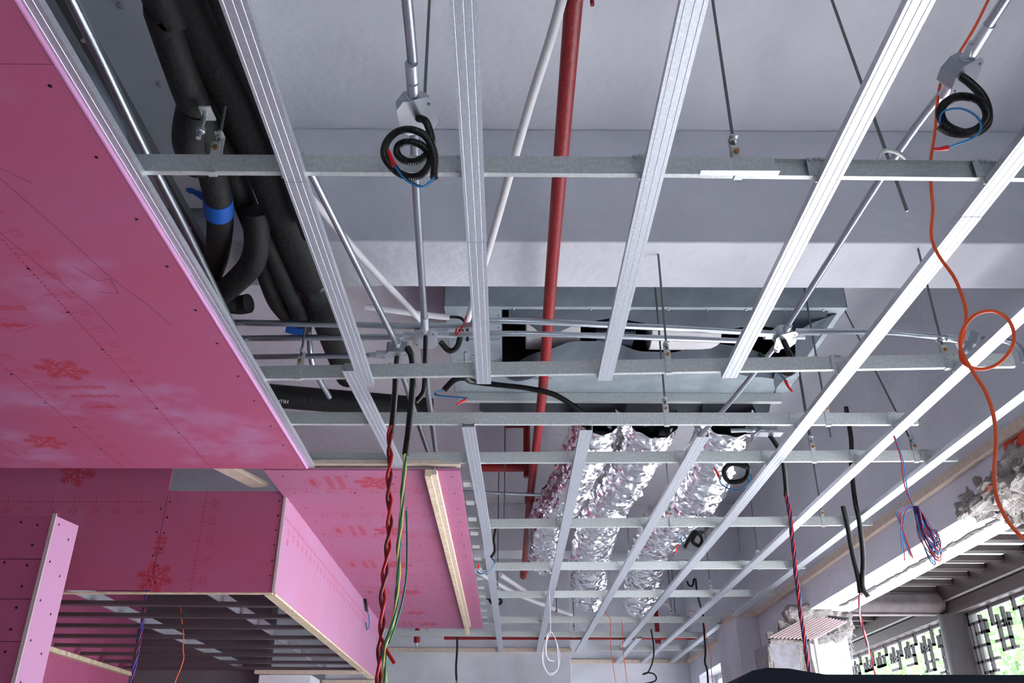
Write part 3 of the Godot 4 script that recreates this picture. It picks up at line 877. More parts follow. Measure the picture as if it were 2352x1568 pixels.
func build_services() -> void:
	var st: SurfaceTool
	var t: Node3D
	# the red sprinkler main with its coupling, capped end and branch
	t = thing("red_pipe", "long red painted sprinkler pipe running down the middle of the open ceiling", "red pipe", Vector3(0.15, 3.23, -4.5))
	obj("main", pipe_of([Vector3(0.148, 3.25, -0.1), Vector3(0.15, 3.25, -1.45), Vector3(0.153, 3.25, -2.61), Vector3(0.158, 3.25, -3.74), Vector3(0.14, 3.25, -5.38), Vector3(0.135, 3.25, -7.6)], 0.0225, 18), M.red_paint, t)
	st = begin()
	tube(st, PackedVector3Array([Vector3(0.139, 3.25, -5.33), Vector3(0.139, 3.25, -5.36), Vector3(0.139, 3.25, -5.43), Vector3(0.139, 3.25, -5.46)]), PackedFloat32Array([0.0235, 0.032, 0.032, 0.0235]), 18)
	obj("coupling", st, M.red_paint, t)
	st = begin()
	tube(st, PackedVector3Array([Vector3(0.136, 3.25, -7.45), Vector3(0.136, 3.25, -7.47), Vector3(0.135, 3.25, -7.62), Vector3(0.135, 3.25, -7.635)]), PackedFloat32Array([0.025, 0.031, 0.031, 0.02]), 18)
	obj("end_cap", st, M.red_paint, t)
	t = thing("pipe_hanger", "red painted pipe clamp with its bolt at the near end of the sprinkler pipe", "pipe hanger", Vector3(0.17, 3.25, -1.42))
	st = begin()
	tube(st, PackedVector3Array([Vector3(0.15, 3.25, -1.435), Vector3(0.15, 3.25, -1.405)]), 0.0265, 18)
	span(st, Vector3(0.17, 3.235, -1.435), Vector3(0.20, 3.265, -1.405))
	obj("clamp", st, M.red_paint, t)
	obj("bolt", rod_of(Vector3(0.189, 3.275, -1.42), Vector3(0.189, 3.20, -1.42), 0.005, 8), M.red_paint, t)
	obj("rod", rod_of(Vector3(0.15, 3.27, -1.42), Vector3(0.15, 3.87, -1.42), 0.005, 8), M.threaded_steel, t)
	t = thing("red_branch", "red branch pipe with a riser standing behind the sprinkler main", "red pipe", Vector3(-0.1, 3.33, -5.1))
	obj("arm", rod_of(Vector3(-0.21, 3.36, -5.1), Vector3(0.12, 3.36, -5.1), 0.026, 14), M.red_paint, t)
	obj("riser", rod_of(Vector3(0.115, 3.30, -5.1), Vector3(0.115, 3.66, -5.1), 0.022, 14), M.red_paint, t)
	obj("top_arm", rod_of(Vector3(-0.02, 3.64, -5.1), Vector3(0.13, 3.64, -5.1), 0.02, 14), M.red_paint, t)
	t = thing("red_branch", "slim red sprinkler pipe along the far wall under its runner", "red pipe", Vector3(0.5, 2.91, -8.9))
	obj("pipe", rod_of(Vector3(-0.62, 2.925, -8.9), Vector3(1.86, 2.93, -8.9), 0.017, 12), M.red_paint, t)
	for s in [[-0.89, "red sprinkler drop hanging beside the bright pink fascia"], [1.48, "red sprinkler drop hanging in the far recess beside the black coil"]]:
		t = thing("sprinkler_drop", s[1], "sprinkler", Vector3(s[0], 2.8, -8.95), "red sprinkler drops")
		obj("pipe", rod_of(Vector3(s[0], 2.97, -8.95), Vector3(s[0], 3.87, -8.95), 0.022, 12), M.red_paint, t)
		st = begin()
		tube(st, PackedVector3Array([Vector3(s[0], 2.885, -8.95), Vector3(s[0], 2.90, -8.95), Vector3(s[0], 2.96, -8.95), Vector3(s[0], 2.985, -8.95)]), PackedFloat32Array([0.024, 0.031, 0.031, 0.023]), 12)
		obj("reducer", st, M.red_paint, t)
		st = begin()
		tube(st, PackedVector3Array([Vector3(s[0], 2.885, -8.95), Vector3(s[0], 2.86, -8.95), Vector3(s[0], 2.85, -8.95), Vector3(s[0], 2.835, -8.95)]), PackedFloat32Array([0.014, 0.012, 0.004, 0.016]), 10)
		obj("head", st, M.bright_plate, t)

	# galvanised conduit
	conduit([Vector3(-0.195, 3.06, -0.2), Vector3(-0.213, 3.05, -1.30), Vector3(-0.222, 3.035, -1.53)], "conduit coming from overhead into the octagonal box with the coiled hose", 0.0122, [[Vector3(-0.219, 3.038, -1.44), Vector3(-0.2235, 3.033, -1.55)]])
	conduit([Vector3(-0.226, 3.04, -1.60), Vector3(-0.256, 3.075, -1.93), Vector3(-0.30, 3.085, -2.73)], "conduit from the coiled hose's box down to the next box by the air unit", 0.0118, [[Vector3(-0.298, 3.085, -2.69), Vector3(-0.303, 3.085, -2.78)]])
	conduit([Vector3(-0.585, 3.06, -0.3), Vector3(-0.553, 3.06, -1.64), Vector3(-0.525, 3.06, -1.88), Vector3(-0.409, 3.055, -2.87)], "conduit slanting beside the fat black pipe to the square box", 0.0105)
	conduit([Vector3(1.16, 3.21, -0.2), Vector3(1.13, 3.205, -1.40), Vector3(1.125, 3.20, -1.56)], "conduit entering the box above the orange cord", 0.0122, [[Vector3(1.13, 3.205, -1.475), Vector3(1.127, 3.20, -1.58)]])
	conduit([Vector3(1.12, 3.195, -1.66), Vector3(1.096, 3.20, -1.94), Vector3(1.078, 3.20, -2.99)], "long conduit between the two boxes, passing behind the beam edge by the air unit's corner", 0.0115)
	conduit([Vector3(-0.876, 3.06, -0.3), Vector3(-0.912, 3.06, -1.285), Vector3(-0.936, 3.06, -1.76), Vector3(-0.952, 3.06, -2.22), Vector3(-0.995, 3.06, -3.03)], "conduit running along the big pink board's edge in front of the dark canvas", 0.0125)
	conduit([Vector3(-1.10, 3.10, -2.765), Vector3(-0.22, 3.10, -2.79), Vector3(-0.07, 3.07, -2.69), Vector3(0.5, 3.10, -2.79), Vector3(1.03, 3.185, -3.0)], "crosswise conduit running in front of the air unit into the corner box", 0.0115, [[Vector3(0.93, 3.17, -2.965), Vector3(1.035, 3.187, -3.005)]])
	conduit([Vector3(-1.06, 3.09, -2.875), Vector3(-0.36, 3.085, -2.845)], "crosswise conduit behind the black pipes to the box under the white tube", 0.0115, [[Vector3(-0.43, 3.087, -2.848), Vector3(-0.35, 3.085, -2.845)]])
	conduit([Vector3(-0.26, 3.085, -2.83), Vector3(0.10, 3.08, -2.81), Vector3(0.9, 3.10, -2.90)], "crosswise conduit lying along the front of the air unit's opening", 0.0105, [[Vector3(-0.26, 3.085, -2.83), Vector3(-0.19, 3.084, -2.826)]])
	conduit([Vector3(-1.02, 3.06, -2.97), Vector3(-0.47, 3.05, -2.93)], "crosswise conduit farthest back, ending at the square box", 0.0105, [[Vector3(-0.52, 3.052, -2.935), Vector3(-0.465, 3.05, -2.93)]])
	conduit([Vector3(1.13, 3.195, -3.0), Vector3(1.40, 3.12, -2.86), Vector3(1.625, 3.07, -2.815)], "bright conduit from the corner box across the wall side to the grey box", 0.0115, [[Vector3(1.125, 3.197, -3.005), Vector3(1.20, 3.175, -2.965)], [Vector3(1.57, 3.08, -2.83), Vector3(1.63, 3.07, -2.815)]])
	conduit([Vector3(1.72, 3.06, -2.80), Vector3(1.79, 3.05, -2.79), Vector3(1.835, 3.02, -2.785), Vector3(1.84, 2.96, -2.785)], "bent conduit stub leaving the grey box toward the plastered wall", 0.0115)
	conduit([Vector3(1.07, 3.18, -3.07), Vector3(0.98, 3.11, -3.40), Vector3(0.93, 3.10, -3.75), Vector3(0.88, 3.10, -4.1)], "conduit going on from the corner box under the air unit's pan", 0.0105)
	conduit([Vector3(-0.315, 3.06, -2.87), Vector3(-0.335, 3.06, -3.4), Vector3(-0.36, 3.06, -4.3)], "conduit leaving the box under the white tube toward the far room", 0.0125)
	conduit([Vector3(-0.42, 3.05, -2.95), Vector3(-0.40, 3.05, -3.6), Vector3(-0.37, 3.05, -4.4)], "conduit leaving the square box toward the far room", 0.0115)
	conduit([Vector3(1.007, 3.047, -3.678), Vector3(1.102, 3.047, -3.668)], "short conduit into the box by the red and blue twisted wire", 0.010)
	conduit([Vector3(1.06, 2.94, -3.30), Vector3(1.46, 2.94, -3.32)], "loose conduit length lying above the third runner's end", 0.012)
	conduit([Vector3(-0.27, 3.16, -4.95), Vector3(0.10, 3.15, -4.97), Vector3(0.3, 3.15, -4.98)], "thin dark conduit crossing behind the red pipe's coupling", 0.009)
	# white plastic tubes
	for w in [[[Vector3(0.19, 3.22, -0.9), Vector3(0.118, 3.20, -1.406), Vector3(0.046, 3.195, -1.78), Vector3(-0.055, 3.19, -2.353), Vector3(-0.158, 3.18, -2.90)], "white plastic tube slanting beside the red pipe behind a furring channel", 0.0125],
			[[Vector3(-0.70, 3.20, -1.85), Vector3(-0.586, 3.20, -2.21), Vector3(-0.498, 3.20, -2.486), Vector3(-0.325, 3.19, -2.94)], "white plastic tube slanting behind the conduits to the box by the air unit", 0.0125],
			[[Vector3(-0.56, 3.27, -2.95), Vector3(-0.3, 3.27, -3.02), Vector3(-0.235, 3.27, -3.03)], "white plastic tube lying crosswise under the beam, a black wire in its end", 0.012],
			[[Vector3(-0.26, 3.10, -6.72), Vector3(0.13, 3.10, -7.74), Vector3(0.62, 3.10, -8.62)], "long white plastic tube crossing the far bay by the smaller pink board", 0.02],
			[[Vector3(-0.06, 3.10, -6.88), Vector3(0.145, 3.10, -7.49)], "short white plastic tube crossing the far bay beside the longer one", 0.02],
			[[Vector3(1.20, 3.14, -8.3), Vector3(1.46, 3.14, -8.28), Vector3(1.52, 3.05, -8.3)], "bent white plastic tube over the far recess", 0.015]]:
		t = thing("plastic_tube", w[1], "plastic tube", w[0][0])
		obj("tube", pipe_of(w[0], w[2], 12), M.white_plastic, t)
		if w[1].contains("black wire"): obj("wire", pipe_of([Vector3(-0.24, 3.27, -3.03), Vector3(-0.19, 3.265, -3.03), Vector3(-0.165, 3.22, -3.02), Vector3(-0.16, 3.15, -3.0)], 0.006, 8), M.black_wire, t)

	# boxes
	junction_box(Vector3(-0.222, 3.022, -1.575), "octagonal junction box with a bright plate and the coiled hose below it", Basis(Vector3.BACK, 0.30) * Basis(Vector3.RIGHT, -0.25), [Vector3(0.02, 0.1, 1.0), Vector3(0, 0.1, -1.0)])
	junction_box(Vector3(1.118, 3.19, -1.615), "octagonal junction box behind the orange cord with a thick coiled hose", Basis(Vector3.BACK, 0.55) * Basis(Vector3.RIGHT, -0.2), [Vector3(0.05, 0.2, 1.0), Vector3(-0.02, 0, -1.0)])
	junction_box(Vector3(-0.305, 3.085, -2.83), "octagonal junction box where the white tube meets three conduits", Basis(Vector3.RIGHT, -0.35), [Vector3(0, 0, 1), Vector3(-1, 0, -0.05), Vector3(1, 0, 0.05)])
	junction_box(Vector3(-0.412, 3.05, -2.915), "square junction box beside the octagonal one, over the red twisted wires", Basis(Vector3.RIGHT, -0.2), [Vector3(0.05, 0.1, 1), Vector3(-1, 0, 0)], true)
	junction_box(Vector3(1.08, 3.19, -3.03), "octagonal junction box at the air unit's corner with four conduits", Basis(Vector3.BACK, 0.25) * Basis(Vector3.RIGHT, -0.25), [Vector3(0, 0.05, 1), Vector3(-1, -0.1, 0.2), Vector3(1, -0.1, 0.2), Vector3(-0.1, -0.3, -1)])
	t = junction_box(Vector3(1.675, 3.055, -2.81), "grey capped junction box seen through the orange cord's loop", Basis(Vector3.FORWARD, 0.5), [Vector3(-1, 0.2, 0), Vector3(1, 0.0, 0)], false, 0.036, false)
	obj("hinged_lid", rod_of(Vector3(1.635, 3.005, -2.80), Vector3(1.66, 2.99, -2.80), 0.035, 10), M.cast_zinc, t)
	t = junction_box(Vector3(1.161, 3.058, -3.678), "square junction box above the red and blue twisted wire", Basis(Vector3.UP, 0.2), [Vector3(-1.060, -0.096, 0.000)], true, 0.042, false)
	obj("bracket", span_of(Vector3(1.113, 3.010, -3.657), Vector3(1.219, 3.017, -3.604)), M.bright_plate, t)
	junction_box(Vector3(1.28, 3.10, -5.35), "small capped junction box beside the third foil duct's bend", Basis(Vector3.FORWARD, 0.6), [Vector3(-1, 0, 0.6)], false, 0.04, false)
	junction_box(Vector3(1.55, 3.02, -8.3), "small junction box over the far recess by the sprinkler drop", Basis.IDENTITY, [Vector3(-1, 0.2, 0)], true, 0.04, true)

	# ribbed hoses
	hose([Vector3(-0.212, 2.995, -1.572), Vector3(-0.206, 2.975, -1.55), Vector3(-0.198, 2.94, -1.51), Vector3(-0.182, 2.905, -1.484), Vector3(-0.169, 2.857, -1.483), Vector3(-0.173, 2.823, -1.481), Vector3(-0.191, 2.8, -1.48), Vector3(-0.213, 2.793, -1.479), Vector3(-0.234, 2.804, -1.478), Vector3(-0.242, 2.821, -1.477), Vector3(-0.234, 2.839, -1.475), Vector3(-0.21, 2.841, -1.472), Vector3(-0.185, 2.827, -1.469), Vector3(-0.168, 2.799, -1.467), Vector3(-0.171, 2.77, -1.466), Vector3(-0.187, 2.747, -1.465), Vector3(-0.212, 2.742, -1.464), Vector3(-0.241, 2.759, -1.463), Vector3(-0.264, 2.794, -1.462), Vector3(-0.263, 2.829, -1.461), Vector3(-0.244, 2.857, -1.46), Vector3(-0.215, 2.864, -1.458), Vector3(-0.185, 2.849, -1.455), Vector3(-0.166, 2.818, -1.452), Vector3(-0.156, 2.777, -1.45), Vector3(-0.156, 2.727, -1.449)],
		[Vector3(-0.156, 2.73, -1.449), Vector3(-0.164, 2.717, -1.449), Vector3(-0.178, 2.705, -1.449), Vector3(-0.195, 2.709, -1.449), Vector3(-0.218, 2.726, -1.449), Vector3(-0.24, 2.759, -1.449)], [Vector3(-0.24, 2.759, -1.449), Vector3(-0.247, 2.777, -1.449), Vector3(-0.256, 2.801, -1.449)],
		"black ribbed hose coiled twice below the octagonal box, in front of the first runner", 0.0086)
	hose([Vector3(1.108, 3.165, -1.60), Vector3(1.115, 3.13, -1.585), Vector3(1.125, 3.075, -1.57), Vector3(1.122, 3.02, -1.562), Vector3(1.105, 2.972, -1.558), Vector3(1.068, 2.945, -1.554), Vector3(1.03, 2.945, -1.55), Vector3(1.0, 2.968, -1.546), Vector3(1.0, 3.005, -1.542), Vector3(1.034, 3.035, -1.538), Vector3(1.069, 3.034, -1.534), Vector3(1.093, 3.01, -1.53), Vector3(1.09, 2.966, -1.526), Vector3(1.06, 2.93, -1.522), Vector3(1.021, 2.912, -1.518), Vector3(0.985, 2.914, -1.514), Vector3(0.963, 2.929, -1.51)],
		[Vector3(0.963, 2.93, -1.505), Vector3(0.971, 2.953, -1.5), Vector3(0.992, 2.966, -1.5), Vector3(1.021, 2.967, -1.5), Vector3(1.045, 2.949, -1.5), Vector3(1.052, 2.922, -1.5), Vector3(1.039, 2.895, -1.5), Vector3(1.013, 2.877, -1.5), Vector3(0.983, 2.865, -1.5), Vector3(0.963, 2.856, -1.5)], [Vector3(0.963, 2.856, -1.5), Vector3(0.945, 2.852, -1.5), Vector3(0.931, 2.852, -1.5)],
		"thick black ribbed hose coiled beside the orange cord, a red capped wire below", 0.0105)
	hose([Vector3(-0.412, 3.025, -2.90), Vector3(-0.411, 2.94, -2.88), Vector3(-0.409, 2.87, -2.875), Vector3(-0.410, 2.76, -2.872), Vector3(-0.414, 2.70, -2.872)], [], [], "black ribbed hose hanging from the square box, red twisted wires coming out", 0.0115)
	hose([Vector3(-0.372, 3.05, -2.87), Vector3(-0.352, 3.0, -2.85), Vector3(-0.343, 2.92, -2.845), Vector3(-0.342, 2.84, -2.84), Vector3(-0.347, 2.70, -2.835), Vector3(-0.352, 2.62, -2.83)], [], [], "black ribbed hose hanging from the octagonal box, green and yellow wires coming out", 0.0125)
	hose([Vector3(-0.30, 3.06, -2.80), Vector3(-0.297, 2.98, -2.79), Vector3(-0.296, 2.90, -2.80), Vector3(-0.305, 2.87, -2.86), Vector3(-0.335, 2.86, -2.92)], [], [], "short black ribbed hose dropping behind the second runner from the octagonal box", 0.0095)
	hose([Vector3(-0.25, 2.985, -3.1), Vector3(-0.21, 3.03, -3.1), Vector3(-0.17, 3.06, -3.15), Vector3(-0.158, 3.16, -3.40), Vector3(-0.054, 3.19, -3.50), Vector3(0.09, 3.19, -3.54), Vector3(0.22, 3.19, -3.62), Vector3(0.36, 3.19, -3.83)], [Vector3(-0.25, 2.985, -3.1), Vector3(-0.285, 2.97, -3.09), Vector3(-0.27, 2.955, -3.09), Vector3(-0.16, 2.95, -3.1)], [Vector3(-0.165, 2.945, -3.1), Vector3(-0.19, 2.93, -3.1), Vector3(-0.2, 2.92, -3.1)], "black ribbed hose trailing under the air unit behind the red pipe", 0.0125)
	hose([Vector3(1.075, 3.165, -3.02), Vector3(1.078, 3.10, -2.99), Vector3(1.09, 3.05, -2.98), Vector3(1.06, 3.0, -2.97), Vector3(1.0, 3.03, -2.97), Vector3(0.96, 3.09, -2.99)], [Vector3(0.96, 3.09, -2.99), Vector3(0.955, 3.05, -2.96), Vector3(0.985, 2.95, -2.87), Vector3(0.995, 2.91, -2.84)], [Vector3(0.995, 2.91, -2.84), Vector3(1.0, 2.885, -2.835), Vector3(1.012, 2.865, -2.835)], "black ribbed hose looping below the air unit's corner box", 0.0115)
	hose([Vector3(-0.25, 3.07, -2.86), Vector3(-0.22, 3.055, -2.90), Vector3(-0.19, 3.07, -2.89), Vector3(-0.175, 3.105, -2.83)], [], [], "short black hose slung from the octagonal box toward the white tube", 0.011)
	hose([Vector3(1.166, 3.026, -3.657), Vector3(1.196, 2.946, -3.636), Vector3(1.204, 2.861, -3.625), Vector3(1.196, 2.724, -3.625)], [], [], "black ribbed hose above the red and blue twisted wire", 0.0105)
	hose([Vector3(1.722, 2.90, -4.36), Vector3(1.724, 2.779, -4.35), Vector3(1.723, 2.724, -4.35), Vector3(1.725, 2.636, -4.35), Vector3(1.731, 2.529, -4.35), Vector3(1.728, 2.46, -4.35)], [], [], "black ribbed hose meeting a longer one in a point below the wall channel", 0.0125)
	hose([Vector3(1.83, 3.45, -4.35), Vector3(1.825, 3.261, -4.35), Vector3(1.80, 3.115, -4.35), Vector3(1.786, 2.927, -4.35), Vector3(1.788, 2.813, -4.35), Vector3(1.772, 2.637, -4.345), Vector3(1.742, 2.50, -4.34), Vector3(1.757, 2.44, -4.33)], [], [], "longer black ribbed hose coming down by the plastered wall into a point", 0.0125)
	hose([Vector3(-0.06, 2.98, -4.9), Vector3(-0.068, 2.93, -4.9), Vector3(-0.078, 2.87, -4.9), Vector3(-0.072, 2.821, -4.9), Vector3(-0.076, 2.791, -4.9), Vector3(-0.096, 2.761, -4.9)], [Vector3(-0.096, 2.761, -4.9), Vector3(-0.077, 2.735, -4.9), Vector3(-0.088, 2.705, -4.9), Vector3(-0.117, 2.679, -4.9), Vector3(-0.151, 2.67, -4.9), Vector3(-0.173, 2.683, -4.9), Vector3(-0.164, 2.70, -4.9)], [Vector3(-0.164, 2.70, -4.9), Vector3(-0.163, 2.715, -4.9), Vector3(-0.160, 2.728, -4.9)], "curved black hose with looping blue wires beside the plywood strip", 0.009)
	hose([Vector3(1.24, 3.09, -5.3), Vector3(1.20, 3.0, -5.2), Vector3(1.13, 2.97, -5.15), Vector3(1.10, 2.92, -5.15), Vector3(1.14, 2.895, -5.15), Vector3(1.16, 2.94, -5.15), Vector3(1.12, 2.98, -5.15), Vector3(1.08, 2.93, -5.15), Vector3(1.05, 2.88, -5.15)], [Vector3(1.05, 2.88, -5.15), Vector3(1.03, 2.93, -5.15), Vector3(1.05, 2.96, -5.15), Vector3(1.07, 2.90, -5.15)], [Vector3(1.01, 2.90, -5.15), Vector3(1.0, 2.87, -5.15), Vector3(0.99, 2.845, -5.15)], "black hose curled on the third foil duct with a red capped wire", 0.0125)
	hose([Vector3(1.16, 3.05, -4.1), Vector3(1.17, 2.99, -4.05), Vector3(1.14, 2.94, -4.05), Vector3(1.07, 2.93, -4.05), Vector3(1.05, 2.98, -4.05), Vector3(1.09, 3.02, -4.05), Vector3(1.16, 3.0, -4.04)], [Vector3(1.16, 3.0, -4.04), Vector3(1.17, 2.93, -4.04), Vector3(1.10, 2.88, -4.04), Vector3(1.03, 2.91, -4.04), Vector3(1.02, 2.95, -4.04)], [Vector3(1.02, 2.95, -4.04), Vector3(1.01, 2.98, -4.04), Vector3(1.0, 3.0, -4.04)], "black hose coiled under the bend of the third foil duct", 0.0125)
	hose([Vector3(-0.1, 2.98, -7.0), Vector3(-0.14, 2.93, -7.0), Vector3(-0.10, 2.89, -7.0), Vector3(-0.05, 2.91, -7.0), Vector3(-0.08, 2.95, -7.0), Vector3(-0.17, 2.94, -7.0)], [], [], "small black hose loop at the far corner of the smaller pink board", 0.012)
	hose([Vector3(-1.045, 2.855, -6.50), Vector3(-1.038, 2.82, -6.53), Vector3(-1.034, 2.77, -6.60)], [Vector3(-1.034, 2.77, -6.60), Vector3(-1.02, 2.72, -6.62), Vector3(-1.02, 2.66, -6.64), Vector3(-1.035, 2.65, -6.66), Vector3(-1.045, 2.70, -6.66)], [], "short black hose end poking out of the bright pink fascia's top", 0.011)

	# bare wires and cords
	twisted([Vector3(-0.412, 2.74, -2.87), Vector3(-0.415, 2.682, -2.86), Vector3(-0.406, 2.603, -2.85), Vector3(-0.404, 2.51, -2.85), Vector3(-0.393, 2.39, -2.85), Vector3(-0.395, 2.275, -2.85), Vector3(-0.4, 2.177, -2.85), Vector3(-0.396, 2.083, -2.85), Vector3(-0.396, 1.978, -2.85), Vector3(-0.395, 1.86, -2.85)], [M.red_wire, M.dark_red_wire], 0.0058, 0.16, "red twisted pair hanging in front of the bright pink fascia")
	t = twisted([Vector3(-0.352, 2.64, -2.83), Vector3(-0.353, 2.501, -2.82), Vector3(-0.352, 2.411, -2.82), Vector3(-0.355, 2.31, -2.82), Vector3(-0.35, 2.198, -2.82), Vector3(-0.353, 2.104, -2.82), Vector3(-0.365, 2.038, -2.82), Vector3(-0.378, 1.987, -2.82), Vector3(-0.37, 1.86, -2.82)], [M.yellow_wire, M.green_wire, M.yellow_wire, M.green_wire], 0.0034, 0.34, "green and yellow twisted wires hanging beside the red pair")
	obj("loose_strand", pipe_of([Vector3(-0.335, 2.42, -2.81), Vector3(-0.325, 2.30, -2.80), Vector3(-0.322, 2.20, -2.80), Vector3(-0.335, 2.10, -2.80), Vector3(-0.365, 2.0, -2.81)], 0.0034, 6), M.green_wire, t)
	obj("loose_strand", pipe_of([Vector3(-0.392, 2.02, -2.83), Vector3(-0.37, 1.98, -2.82), Vector3(-0.345, 1.945, -2.82)], 0.0055, 6), M.red_wire, t)
	twisted([Vector3(1.196, 2.745, -3.625), Vector3(1.199, 2.629, -3.625), Vector3(1.193, 2.499, -3.625), Vector3(1.188, 2.374, -3.625), Vector3(1.185, 2.252, -3.625), Vector3(1.184, 2.134, -3.625), Vector3(1.186, 1.971, -3.625)], [M.red_wire, M.navy_wire, M.red_wire, M.navy_wire], 0.0042, 0.17, "red and blue twisted wires hanging in front of the broken wall end")
	twisted([Vector3(1.728, 2.47, -4.35), Vector3(1.71, 2.383, -4.35), Vector3(1.712, 2.302, -4.35), Vector3(1.721, 2.202, -4.35), Vector3(1.726, 2.143, -4.35), Vector3(1.738, 2.05, -4.35)], [M.red_wire, M.white_wire], 0.0033, 0.17, "thin red and white twisted wires below the pointed black hoses")
	# the tied bundle
	t = thing("wire_bundle", "tied bundle of looped red and blue wires hanging before the plastered wall", "wires", Vector3(1.5, 2.33, -3.2))
	for k in 2:
		obj("stem_wire", pipe_of([Vector3(1.512 + 0.004 * k, 2.84, -3.2), Vector3(1.522 + 0.006 * k, 2.751, -3.2), Vector3(1.516 + 0.010 * k, 2.68, -3.2), Vector3(1.516 + 0.006 * k, 2.62, -3.2), Vector3(1.534, 2.545, -3.2)], 0.0021, 6), [M.red_wire, M.blue_wire][k], t)
	var rng := RandomNumberGenerator.new()
	rng.seed = 77
	for k in 15:
		var wide := rng.randf_range(0.012, 0.032)
		var low := rng.randf_range(2.335, 2.42)
		var x := 1.548 + rng.randf_range(-0.004, 0.014)
		var zz := -3.2 + rng.randf_range(-0.02, 0.02)
		obj("loop_wire", pipe_of([Vector3(1.540 + rng.randf_range(-0.007, 0.007), 2.545, zz), Vector3(x - wide * 0.6, 2.46, zz), Vector3(x - wide * 0.3 + (2.44 - low) * 0.1, low + 0.03, zz), Vector3(x + wide * 0.4 + (2.44 - low) * 0.2, low, zz), Vector3(x + wide + (2.44 - low) * 0.15, low + 0.04, zz), Vector3(x + wide * 0.5, 2.47, zz), Vector3(1.542 + rng.randf_range(-0.007, 0.007), 2.545, zz)], 0.0019, 5), [M.red_wire, M.blue_wire, M.navy_wire][k % 3], t)
	for k in 7:
		var lx := rng.randf_range(1.435, 1.49)
		obj("loose_wire", pipe_of([Vector3(1.535, 2.548 + 0.003 * k, -3.2), Vector3(1.50 - 0.006 * k, 2.535, -3.2), Vector3(1.468, 2.47 + rng.randf_range(-0.02, 0.02), -3.195), Vector3(lx, rng.randf_range(2.34, 2.40), -3.19)], 0.0019, 5), [M.blue_wire, M.red_wire][k % 2], t)
	st = begin()
	tube(st, PackedVector3Array([Vector3(1.541, 2.555, -3.2), Vector3(1.541, 2.525, -3.2)]), 0.0125, 10)
	obj("wrap", st, M.navy_wire, t)

	var cord := [Vector3(1.43, 3.72, -1.7), Vector3(1.364, 3.612, -1.7), Vector3(1.322, 3.543, -1.7), Vector3(1.262, 3.443, -1.7), Vector3(1.207, 3.362, -1.7), Vector3(1.13, 3.253, -1.7), Vector3(1.096, 3.164, -1.7), Vector3(1.072, 3.078, -1.7), Vector3(1.037, 2.974, -1.7), Vector3(1.023, 2.901, -1.7), Vector3(1.013, 2.837, -1.7), Vector3(0.993, 2.761, -1.7), Vector3(0.997, 2.707, -1.7), Vector3(1.019, 2.648, -1.7), Vector3(1.026, 2.596, -1.7), Vector3(1.025, 2.551, -1.7), Vector3(1.011, 2.507, -1.702), Vector3(0.993, 2.463, -1.704), Vector3(0.992, 2.431, -1.704), Vector3(1.022, 2.415, -1.704), Vector3(1.062, 2.425, -1.702), Vector3(1.099, 2.458, -1.7), Vector3(1.117, 2.496, -1.698), Vector3(1.111, 2.535, -1.695), Vector3(1.08, 2.553, -1.692), Vector3(1.038, 2.542, -1.69), Vector3(1.003, 2.507, -1.69), Vector3(0.987, 2.469, -1.69), Vector3(0.989, 2.437, -1.69), Vector3(1.0, 2.405, -1.692), Vector3(1.018, 2.354, -1.695), Vector3(1.024, 2.304, -1.7), Vector3(1.015, 2.25, -1.7), Vector3(0.995, 2.184, -1.7), Vector3(0.986, 2.133, -1.7), Vector3(0.991, 2.093, -1.7), Vector3(1.004, 2.062, -1.7), Vector3(1.03, 2.03, -1.7), Vector3(1.08, 1.99, -1.7)]
	tag(obj("power_cord", pipe_of(cord, 0.0039, 10), M.orange_cord), "orange power cord hanging in one big loop over the bright channels", "cord")
	for o in [[[Vector3(0.78, 2.94, -7.5), Vector3(0.805, 2.93, -7.5), Vector3(0.84, 2.894, -7.5), Vector3(0.856, 2.845, -7.5), Vector3(0.85, 2.765, -7.5), Vector3(0.846, 2.651, -7.5), Vector3(0.855, 2.548, -7.5), Vector3(0.864, 2.458, -7.5), Vector3(0.881, 2.35, -7.5)], "thin orange wire curving down beside the third foil duct's end"],
			[[Vector3(0.963, 2.88, -7.6), Vector3(0.961, 2.657, -7.6), Vector3(0.965, 2.56, -7.6), Vector3(0.972, 2.478, -7.6), Vector3(0.98, 2.36, -7.6)], "thin orange wire hanging straight under the spliced channel end"],
			[[Vector3(1.55, 2.976, -7.7), Vector3(1.585, 2.973, -7.7), Vector3(1.618, 2.963, -7.7), Vector3(1.663, 2.935, -7.7), Vector3(1.677, 2.885, -7.7), Vector3(1.685, 2.784, -7.7), Vector3(1.697, 2.668, -7.7), Vector3(1.707, 2.579, -7.7), Vector3(1.701, 2.5, -7.7), Vector3(1.701, 2.37, -7.7)], "thin orange wire hanging beside the long black cable by the far window"],
			[[Vector3(-1.9, 2.56, -5.2), Vector3(-1.874, 2.465, -5.2), Vector3(-1.852, 2.391, -5.2), Vector3(-1.84, 2.307, -5.2), Vector3(-1.829, 2.267, -5.2), Vector3(-1.834, 2.216, -5.2), Vector3(-1.849, 2.157, -5.2), Vector3(-1.86, 2.1, -5.2)], "thin orange wire hanging inside the dropped box"]]:
		tag(obj("orange_wire", pipe_of(o[0], 0.0028, 6), M.orange_cord), o[1], "wire")
